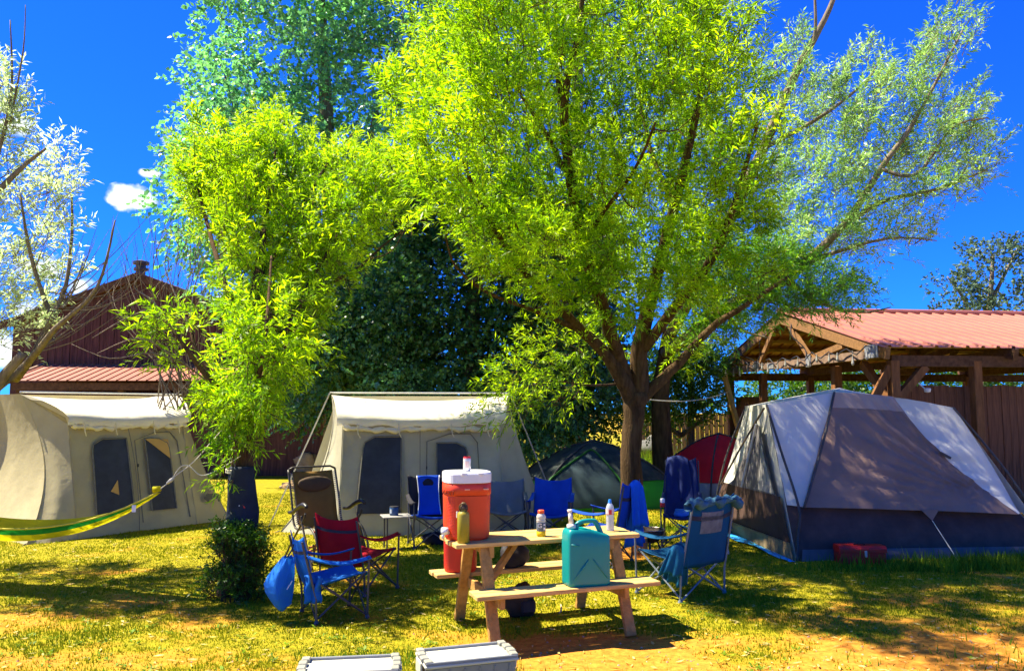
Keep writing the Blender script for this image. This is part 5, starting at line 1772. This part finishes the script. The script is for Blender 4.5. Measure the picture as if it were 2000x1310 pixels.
def drape(name, label, cat, top, ux, front, back, wtop, wbot, m, seed=1, fold=.03, side=0., solid=.008):
    """cloth thrown over an edge: top is the middle of the edge, ux runs along it"""
    t = thing(name, label, cat, top)
    ux = Vector(ux).normalized(); n = Vector((ux.y, -ux.x, 0))
    P_ = []
    for i in range(25):
        s = i / 24
        z = -front * (1 - s * 2) if s < .5 else -back * (s * 2 - 1)
        k = -z / max(front, back)
        side_n = (1 if s < .5 else -1)
        rad = .028 * (1 if abs(z) > .04 else abs(z) / .04)
        row = []
        for j in range(21):
            u = j / 20 * 2 - 1
            wd = (wtop + (wbot - wtop) * k) / 2
            f = fold * math.sin(u * 8 + seed + 2 * k) * k
            row.append(ux * (u * wd + side * k) + n * (side_n * (rad + .04 * k) + f) + Vector((0, 0, z + .025 - .05 * u * u * (1 - k) + .02 * math.sin(u * 5 + seed) * k)))
        P_.append(row)
    mb = MB(); mb.grid(P_); mb.build('cloth', m, t, smooth=True, solid=solid)
    return t


drape('towel', 'bright blue towel hanging over a chair back right of the table', 'towel', cG + Vector((.26, -.155, 1.0)) + Vector((.12, -.04, 0)), (.80, .6, 0), .55, .80, .20, .40, cloth('towel_cloth', (.010, .13, .66), .15), 2, .035, .05)

# high backed chair with the navy jacket
cH = gp(1332, 1066)
tH = camp_chair('black high backed camp chair under a navy jacket before the red dome tent', cH, face(-.25, -.97), M_navy_c, W_=.46, D=.5, sh=.44, bh=1.16, ah=.66, lean=.2, flare=-.25)
drape('jacket', 'long navy jacket draped over the high chair back by the red tent', 'jacket', cH + Vector((.05, .44, 1.19)), (.97, -.25, 0), .62, .5, .30, .46, M_navy_c, 4, .03)
t = thing('towel', 'pale blue towel folded on the seat of the high backed chair', 'towel', cH + Vector((.04, -.02, .42)))
lump((0, 0, .03), (.16, .15, .06), 6, cloth('pale_blue_cloth', (.06, .20, .62)), 'cloth', t, flat=.2, amp=.2)
t = thing('drink_can', 'small red and white can in the armrest of the high backed chair', 'can', cH + Vector((-.30, -.22, .56)))
mb = MB(); mb.lathe([(.026, 0), (.033, .01), (.033, .06)], 16); mb.build('body', mat('can_red', (.55, .02, .02)), t); mb = MB(); mb.lathe([(.033, .06), (.033, .105), (.027, .118), (.01, .118)], 16); mb.build('top', M_lid, t)

# big petrol chair seen from behind at the right
cI = gp(1330, 1158)
camp_chair('large petrol blue camp chair seen from behind at the right of the table', cI, face(-.62, .78), M_teal, M_frame2, W_=.66, D=.56, sh=.43, bh=1.0, ah=.64, lean=.17, holder=False, window=mat('pale_mesh', (.36, .36, .36), .7, .25, 12, trans=.55), back_sag=.05)  # pale mesh window set into the backrest
drape('towel', 'petrol blue cloth hanging from the lower left side of the large chair', 'cloth', cI + Vector((-.10, -.42, .55)), (.75, -.65, 0), .30, .42, .16, .30, cloth('petrol_towel', (.005, .10, .22)), 3, .03, -.10)
drape('shirt', 'pale grey shirt hanging from the right arm of the large petrol chair', 'shirt', cI + Vector((.42, .10, .62)), (.7, .7, 0), .25, .34, .18, .24, cloth('pale_shirt', (.30, .34, .45)), 7, .03)
t = thing('jacket', 'dark jacket bundled along the top of the large petrol chair back', 'jacket', cI + Vector((.285, -.355, .99)))
mb = MB(); P_ = []
for i in range(41):
    u = i / 40 * 2 - 1
    c = Vector((u * .33, u * .26, .012 * math.sin(u * 7) - .16 * max(0, abs(u) - .8)))
    row = []
    for j in range(17):
        a = 2 * math.pi * j / 16
        r = .026 + .016 * math.sin(u * 13 + 1) * math.sin(u * 5) + .012 * wob((u * 5, a, 1), 3, 1.4) + .035 * max(0, -math.sin(a)) ** 2 * (1 + math.sin(u * 9))
        row.append(c + Vector((.62, -.78, 0)) * r * math.cos(a) * 1.3 + Vector((0, 0, 1)) * r * math.sin(a))
    P_.append(row)
mb.grid(P_); mb.build('cloth', mat('dark_jacket', (.012, .045, .075), .7, .8, 9, dark=(.06, .16, .22)), t, smooth=True)

# chair with side table
cD = gp(845, 1066)
tD = camp_chair('blue and black camp chair with white piping and a folding side table', cD, face(.30, -.95), M_black_c, W_=.56, D=.5, sh=.45, bh=.92, ah=.64, arm_mat=M_black_c, holder=False, flare=.1, seat_mat=M_royal)
PC = [[Vector((-.235 - .125 * v - .04 * (1 - u * u) * (.4 + .6 * math.sin(math.pi * v)), u * (.165 - .02 * math.sin(math.pi * v)), .40 + .54 * v)) for u in np.linspace(-1, 1, 9)] for v in np.linspace(0, 1, 13)]
mb = MB(); mb.grid(PC); pnl = mb.build('blue_panel', M_royal, tD, smooth=True, solid=.008)
for q in (0, -1):
    mb = MB(); mb.tube([r[q] + Vector((.006, 0, 0)) for r in PC], .007, 5); mb.build('piping', mat('white_piping', (.7, .7, .7), .6, .05), pnl, smooth=True)
mb = MB(); mb.grid([[Vector((-.365 + .018 - .025 * v, .11 * u * (1 - .4 * (1 - v)), .80 + .10 * v)) for u in np.linspace(-1, 1, 7)] for v in np.linspace(0, 1, 5)]); mb.build('head_patch', M_black_c, tD, smooth=True, solid=.006)
mb = MB(); mb.box((.05, -.52, .44), (.34, .40, .016), bev=.006); st = mb.build('side_table', mat('side_table_top', (.26, .25, .24), .6, .1, 6), tD)
mb = MB(); mb.tube([(.18, -.66, 0), (.18, -.66, .43)], .012, 7); mb.build('table_leg', M_frame, st); mb = MB(); mb.tube([(-.08, -.66, 0), (-.08, -.66, .43)], .012, 7); mb.build('table_leg', M_frame, st)
t = thing('mug', 'blue enamel mug on the side table of the blue and black chair', 'mug', cD + Matrix.Rotation(face(.30, -.95), 3, 'Z') @ Vector((.04, -.55, .449)))
mb = MB(); mb.lathe([(.055, 0), (.06, .006), (.06, .115), (.056, .118), (.054, .115), (.054, .02), (.01, .012)], 20); mb.build('body', mat('mug_blue', (.03, .075, .17), .35, .15, 8), t, smooth=True)
mb = MB(); mb.lathe([(.061, .108), (.062, .116), (.059, .12)], 20); mb.build('rim', M_black, t); mb = MB(); mb.tube([(.058, 0, .095), (.095, 0, .085), (.095, 0, .045), (.058, 0, .03)], .007, 6); mb.build('handle', M_black, t)
mb = MB(); mb.grid([[Vector((.0608 * math.sin(a), -.0608 * math.cos(a), z)) for z in (.03, .085)] for a in np.linspace(-1.0, -.3, 7)]); mb.build('print', mat('mug_print', (.4, .45, .5), .5, .2, 40), t)
t = thing('carry_bag', 'dark bag lying under the blue and black chair', 'bag', cD + Vector((.02, .03, 0)))
lump((0, 0, .09), (.16, .10, .10), 9, M_black_c, 'body', t, flat=.1); mb = MB(); mb.tube([(-.1, -.1, .12), (0, -.12, .19), (.1, -.1, .12)], .01, 5); mb.build('strap', M_grey, t)


def recliner():
    c = gp(640, 1098)
    t = thing('reclining_chair', 'brown reclining lounge chair with a head pillow and curved black arms', 'recliner', c, face(.60, -.80))
    fr = mat('recliner_frame', (.045, .035, .025), .45, .3, 10, spec=.4)
    sl = mat('brown_sling', (.24, .135, .03), .75, .12, 5, bump=.15, bscale=250, trans=.3)
    hw = .32
    # long bent frame: back, seat and foot rest
    for s in (-1, 1):
        P_, R_ = smooth_line([Vector(p) for p in ((-.55, s * hw, 1.11), (-.42, s * hw, .78), (-.27, s * hw, .42), (.20, s * hw, .47), (.42, s * hw, .30), (.46, s * hw, .12))], [.014] * 6, 5)
        mb = MB(); mb.tube(P_, R_, 8); mb.build('side_rail', fr, t, smooth=True)
        P_, R_ = smooth_line([Vector(p) for p in ((.42, s * (hw + .05), 0), (.20, s * (hw + .05), .30), (.06, s * (hw + .05), .52), (.04, s * (hw + .05), .60))], [.013] * 4, 5)
        mb = MB(); mb.tube(P_, R_, 8); mb.build('leg', fr, t, smooth=True)
        P_, R_ = smooth_line([Vector(p) for p in ((-.50, s * (hw + .05), .0), (-.25, s * (hw + .05), .25), (.10, s * (hw + .05), .55), (.16, s * (hw + .05), .64))], [.013] * 4, 5)
        mb = MB(); mb.tube(P_, R_, 8); mb.build('leg', fr, t, smooth=True)
        mb = MB(); mb.tube([(-.50, s * (hw + .05), .012), (.42, s * (hw + .05), .012)], .012, 7); mb.build('foot_rail', fr, t)
        P_, R_ = smooth_line([Vector(p) for p in ((-.36, s * (hw + .05), .60), (-.22, s * (hw + .055), .62), (-.05, s * (hw + .06), .69), (.12, s * (hw + .06), .74), (.22, s * (hw + .06), .72))], [.02, .024, .028, .032, .02], 5)
        mb = MB(); mb.tube(P_, R_, 8); mb.build('armrest', mat('arm_plastic', (.022, .020, .020), .4, .2, 8, spec=.35), t, smooth=True)
        # lacing along the rail
        mb = MB()
        for k in range(26):
            q = k / 25; a = lerp((-.54, s * (hw - .008), 1.07), (-.28, s * (hw - .008), .46), q)
            b = lerp((-.533, s * (hw - .05), 1.05), (-.273, s * (hw - .05), .45), q)
            mb.tube([a + Vector((.018, 0, 0)), b + Vector((.012, 0, .012))], .006, 4)
        o = mb.build('lacing', mat('lacing_cord', (.38, .34, .26), .6, .2), t); o['kind'] = 'stuff'
    for z, x in ((1.11, -.55), (.12, .46)):
        mb = MB(); mb.tube([(x, -hw, z), (x - .01, -hw * .8, z + (.03 if z > 1 else 0)), (x - .01, hw * .8, z + (.03 if z > 1 else 0)), (x, hw, z)], .014, 7); mb.build('end_rail', fr, t, smooth=True)
    mb = MB(); P_ = []
    line, _ = smooth_line([Vector(p) for p in ((-.54, 0, 1.09), (-.42, 0, .78), (-.27, 0, .43), (.20, 0, .47), (.42, 0, .30), (.455, 0, .14))], [1] * 6, 5)
    for p in line:
        P_.append([p + Vector((.0 - .012 * (1 - (q / 4 - 1) ** 2), (q / 4 - 1) * (hw - .045), -.01 * (1 - (q / 4 - 1) ** 2))) for q in range(9)])
    mb.grid(P_); mb.build('sling', sl, t, smooth=True, solid=.006)
    o = lump((-.45, 0, .93), (.045, .235, .10), 3, mat('brown_pillow', (.075, .045, .022), .8, .15, 6), 'pillow', t, amp=.04)
    return t


recliner()

# folded chairs in orange lying beneath the recliner
t = thing('folding_stool', 'low folding stool with orange slats under the brown recliner', 'stool', gp(606, 1105))
for k in range(3):
    mb = MB(); mb.bar((-.02 - .05 * k, -.02 + .06 * k, .22 - .06 * k), (.34, .05 + .06 * k, .31 - .07 * k), .03, .022); mb.build('slat', mat('orange_slat', (.60, .20, .10), .6, .1, 8), t)
for s in (0, 1):
    mb = MB(); mb.tube([(.02 + .28 * s, -.04, 0), (.04 + .26 * s, .14, .28)], .011, 6); mb.tube([(.02 + .28 * s, .14, 0), (.04 + .26 * s, -.04, .26)], .011, 6); mb.build('leg', M_frame, t)

# fire bowl, stump, logs
t = thing('fire_bowl', 'dark round metal fire bowl standing between the chairs', 'fire bowl', gp(1268, 1078))
mb = MB(); mb.lathe([(.05, .12), (.13, .15), (.19, .24), (.20, .30), (.19, .30), (.12, .17), (.02, .14)], 26); mb.build('bowl', mat('rusted_iron', (.045, .03, .022), .6, .4, 8, metal=.3), t, smooth=True)
mb = MB(); mb.tube([(.202 * math.cos(a), .202 * math.sin(a), .302) for a in np.linspace(0, 2 * math.pi, 33)], .007, 6); mb.build('rim', mat('rim_iron', (.34, .28, .22), .4, .3, 8, metal=.5), t)
for k in range(3):
    a = k * 2.1 + .4; mb = MB(); mb.tube([(.12 * math.cos(a), .12 * math.sin(a), .16), (.19 * math.cos(a), .19 * math.sin(a), 0)], .012, 6); mb.build('leg', M_frame, t)
t = thing('log_stump', 'short upright log stump with orange bark beside the fire bowl', 'stump', gp(1250, 1082))
mb = MB(); mb.lathe([(.115, 0), (.105, .05), (.10, .16), (.105, .215), (.095, .22), (.01, .222)], 18); mb.build('log', mat('log_bark', (.34, .16, .045), .9, .5, 9, bump=.6, stretch=(3, 3, .8)), t, smooth=True)

# ------------------------------------------------------------------ foreground cases and the red box
M_case = mat('grey_case', (.27, .265, .21), .6, .12, 5, spec=.3)
M_case2 = mat('pale_case_lid', (.50, .49, .385), .6, .08, 4, spec=.3)
M_case3 = mat('dark_case_trim', (.20, .21, .215), .6, .12, 6, spec=.3)


def case(label, loc, rot):
    t = thing('storage_case', label, 'storage case', loc, rot, 'grey storage cases')
    L_, B_, H = .62, .33, .30
    mb = MB(); mb.box((0, 0, .135), (L_ - .03, B_ - .03, .27), bev=.012); mb.build('body', M_case, t)
    for k in range(6):
        mb = MB(); mb.box((-.25 + .1 * k, -B_ / 2 + .012, .14), (.012, .014, .22), bev=.003); mb.build('side_rib', M_case, t)
    mb = MB(); mb.box((0, 0, .276), (L_, B_, .022), bev=.006); lid = mb.build('lid', M_case2, t)
    for s in (-1, 1):
        mb = MB(); mb.box((0, s * (B_ / 2 - .011), .294), (L_ - .012, .018, .022), bev=.004); mb.build('lid_rim', M_case3, lid)
        for k, (y, wd) in enumerate(((-.128, .062), (-.045, .07), (.045, .07), (.128, .062))):
            mb = MB(); mb.box((s * (L_ / 2 - .028 + (.010 if k in (1, 2) else 0)), y, .300), (.052, wd, .026), bev=.005); mb.build('corner_block', M_case, lid)
        mb = MB(); mb.box((s * (L_ / 2 + .006), 0, .24), (.016, .15, .085), bev=.004); mb.build('latch', M_case2, t)
        mb = MB(); mb.tube([(s * (L_ / 2 + .004), -.10, .13), (s * (L_ / 2 + .03), -.08, .13), (s * (L_ / 2 + .03), .08, .13), (s * (L_ / 2 + .004), .10, .13)], .007, 6); mb.build('handle', M_case3, t)
    return t


case('pale grey storage case in front of the table, the one nearer the table', (-.30, 5.40, 0), math.radians(18))
case('pale grey storage case at the bottom edge, the one farther from the table', (-1.02, 5.16, 0), math.radians(8))

t = thing('tool_box', 'red metal tool box lying in the grass before the grey dome tent', 'tool box', gp(1680, 1099), -.05)
mb = MB(); mb.box((0, 0, .075), (.56, .22, .15), bev=.012); mb.build('body', mat('red_paint', (.46, .016, .008), .4, .2, 5, spec=.4), t)
mb = MB(); P_ = []
for x in (-.285, .285):
    P_.append([Vector((x, y, z)) for y, z in ((-.114, .148), (-.114, .185), (-.09, .222), (.09, .222), (.114, .185), (.114, .148))])
mb.grid(P_); mb.add([p for p in P_[0]], [tuple(range(6))]); mb.add([p for p in P_[1]], [tuple(range(5, -1, -1))]); mb.build('lid', mat('red_paint', (.46, .016, .008)), t)
mb = MB(); mb.box((.03, -.119, .13), (.03, .012, .075), bev=.003); mb.build('latch', M_metal, t)
mb = MB(); mb.tube([(-.07, 0, .222), (-.06, 0, .238), (.05, 0, .238), (.06, 0, .222)], .008, 6); mb.build('handle', M_black, t)

# ------------------------------------------------------------------ hammock and rope
def build_hammock():
    E1 = W(311, 956, 8.3); E0 = Vector((-6.9, 8.75, 1.15))
    t = thing('hammock', 'yellow and green cloth hammock slung from the left willow', 'hammock', (E1.x, E1.y, 0))
    n, k = 50, 16
    def pt(s, w):
        c = lerp(E0, E1, s)
        sag = -1.0 * 4 * s * (1 - s) * .56
        wide = math.sin(math.pi * s) ** .75 * .56 + .012
        fan = w * wide
        z = c.z + sag + abs(w) ** 1.8 * (.33 * math.sin(math.pi * s) ** 1.2) - .03 + .016 * math.sin(w * 14 + s * 3) * min(1, 12 * s * (1 - s))
        return Vector((c.x + .02 * w, c.y + fan * .60, z))
    S_ = [(1 - math.cos(math.pi * i / n)) / 2 for i in range(n + 1)]
    ym = cloth('yellow_nylon', (.62, .55, .008), .45); gm = cloth('green_nylon_h', (.012, .24, .03), .35)
    for nm, m, w0, w1 in (('green_panel', gm, -.68, -.40), ('yellow_panel', ym, -.40, .74)):
        mb = MB(); mb.grid([[pt(s, w0 + (w1 - w0) * q / k) for q in range(k + 1)] for s in S_]); mb.build(nm, m, t, True, True)
    mb = MB(); mb.tube([pt(s, -.68) + Vector((0, 0, .005)) for s in S_], .010, 5); mb.build('hem', mat('yellow_hem', (.6, .5, .03), .7, .1), t, True, True)
    mb = MB(); mb.tube([E1 + Vector((-.06, 0, 0)), E1 + Vector((.01, 0, .01))], [.035, .028], 8); mb.build('gathered_end', ym, t, True, True)
    p = pt(.93, -.62); mb = MB(); mb.box(p + Vector((.02, -.03, -.04)), (.04, .006, .07)); mb.build('care_tag', M_lid, t, True)
    r = thing('rope', 'pale rope tying the hammock to the left willow trunk', 'rope', (E1.x, E1.y, 0))
    K = W(334, 938, 8.32)
    mb = MB()
    P_, R_ = smooth_line([E1 + Vector((.0, 0, 0)), K, W(345, 927, 8.32), W(380, 900, 8.34), W(424, 850, 8.36), W(474, 800, 8.30)], [.0055] * 6, 5); mb.tube(P_, R_, 6)
    P_, R_ = smooth_line([K, W(352, 912, 8.31), W(370, 910, 8.31), W(394, 928, 8.31), W(430, 915, 8.28), W(470, 890, 8.25)], [.0055] * 6, 5); mb.tube(P_, R_, 6)
    mb.build('strand', M_rope, r, True, True)
    mb = MB(); mb.tube([K + Vector((-.04, 0, -.03)), K + Vector((0, -.01, .0)), K + Vector((.03, 0, .03))], [.012, .02, .012], 6); mb.build('knot', M_rope, r, True, True)
    mb = MB(); c = Vector((-2.86, 8.4, 1.24))
    for q in range(3): mb.tube([c + Vector((.125 * math.cos(a), .125 * math.sin(a), .014 * q + .008 * math.sin(a))) for a in np.linspace(0, 2 * math.pi, 21)], .008, 5)
    mb.build('loop', M_rope, r, True, True)


build_hammock()
# dark bag hung on the left willow trunk
c = Vector((-2.80, 8.37, 0)); t = thing('jacket', 'dark navy jacket hanging round the left willow trunk above the bush', 'jacket', c + Vector((0, -.13, .64)))
P_ = []
for i in range(19):
    v = i / 18; z = 1.30 - .62 * v
    row = []
    for j in range(19):
        a = -math.pi / 2 + (j / 18 * 2 - 1) * (1.25 + .35 * v)
        r = .125 + .018 * v + .012 * math.sin(a * 6 + v * 4) * v + .01 * wob((a, v * 3, 1), 3)
        row.append(c + Vector((math.cos(a) * r * (1.0 + .22 * v), math.sin(a) * r, z)))
    P_.append(row)
mb = MB(); mb.grid(P_); mb.build('cloth', mat('dark_navy_cloth', (.014, .022, .035), .75, .4, 5, spec=.25), t, True, True, solid=.012)
for u, v, r in ((468, 987, .008), (466, 996, .011), (473, 1020, .016)):
    mb = MB(); p = W(u, v, 8.235); mb.box(p, (r * 2, .02, r * 1.4), bev=.004); mb.build('buckle', M_lid, t, True)
mb = MB(); p = W(475, 989, 8.235); mb.bar(p + Vector((-.012, 0, .014)), p + Vector((.014, 0, -.014)), .014, .02); mb.build('red_tag', mat('can_red', (.55, .02, .02)), t, True)
t = thing('pouch', 'small dark round pouch hanging at the foot of the left willow', 'pouch', W(456, 1013, 8.26))
lump((0, 0, 0), (.075, .06, .085), 4, mat('dark_pouch', (.018, .03, .02), .7, .4, 5), 'body', t); mb = MB(); mb.tube([(.02, 0, .08), (.05, .04, .16)], .006, 5); mb.build('cord', M_black, t)

# clothes line
a, e = Vector((2.2, 13.1, 2.05)), W(1424, 764, 20.4)
t = thing('clothes_line', 'thin white line stretched from the willow trunk to the pavilion', 'line', (2.2, 13.1, 2.05))
mb = MB(); mb.tube([lerp(a, e, q) - Vector((0, 0, .12 * 4 * q * (1 - q))) for q in np.linspace(0, 1, 17)], .010, 5); mb.build('cord', M_rope, t, True, True)


# ------------------------------------------------------------------ rocks
def rock(label, loc, r, seed, m):
    t = lump((0, 0, 0), r, seed, m, 'boulder', None, 20, .25, .22)
    t.location = loc
    tag(t, label, 'rock', 'boulders at the edge of the lawn')


M_sand = mat('sandstone', (.46, .30, .13), .9, .35, 3, bump=.8, bscale=8)
M_grock = mat('grey_rock', (.12, .12, .11), .9, .4, 3, bump=.8, bscale=8)
p = gp(607, 928); rock('rounded tan boulder left of the middle canvas tent', p + Vector((0, 0, .30)), (.42, .4, .43), 1.2, M_sand)
p = gp(578, 952); rock('low flat tan boulder below the rounded one', p + Vector((0, 0, .02)), (.36, .3, .16), 3.4, M_sand)
p = gp(1277, 900); rock('large dark boulder behind the willow trunk', p + Vector((0, 0, .25)), (.78, .6, .68), 5.1, M_grock)
p = gp(1342, 880); rock('grey boulder beside the top of the red dome tent', p + Vector((0, 0, .18)), (.42, .4, .42), 7.7, mat('pale_grey_rock', (.2, .18, .15), .9, .4, 3, bump=.8, bscale=8))
p = gp(1060, 872); rock('tan boulder showing between the middle tent and the dark dome tent', p + Vector((0, 0, .1)), (.5, .4, .4), 9.3, M_sand)
# small dry sticks and one stone in the bare ground by the table
t = thing('stick', 'pale curved stick lying on the bare ground under the table', 'stick', gp(1092, 1200))
mb = MB(); mb.tube([(0, 0, .012), (.02, .06, .02), (.03, .12, .035), (.025, .15, .06)], [.008, .009, .008, .005], 6); mb.build('twig', mat('dry_stick', (.5, .36, .22), .8, .3), t, smooth=True)
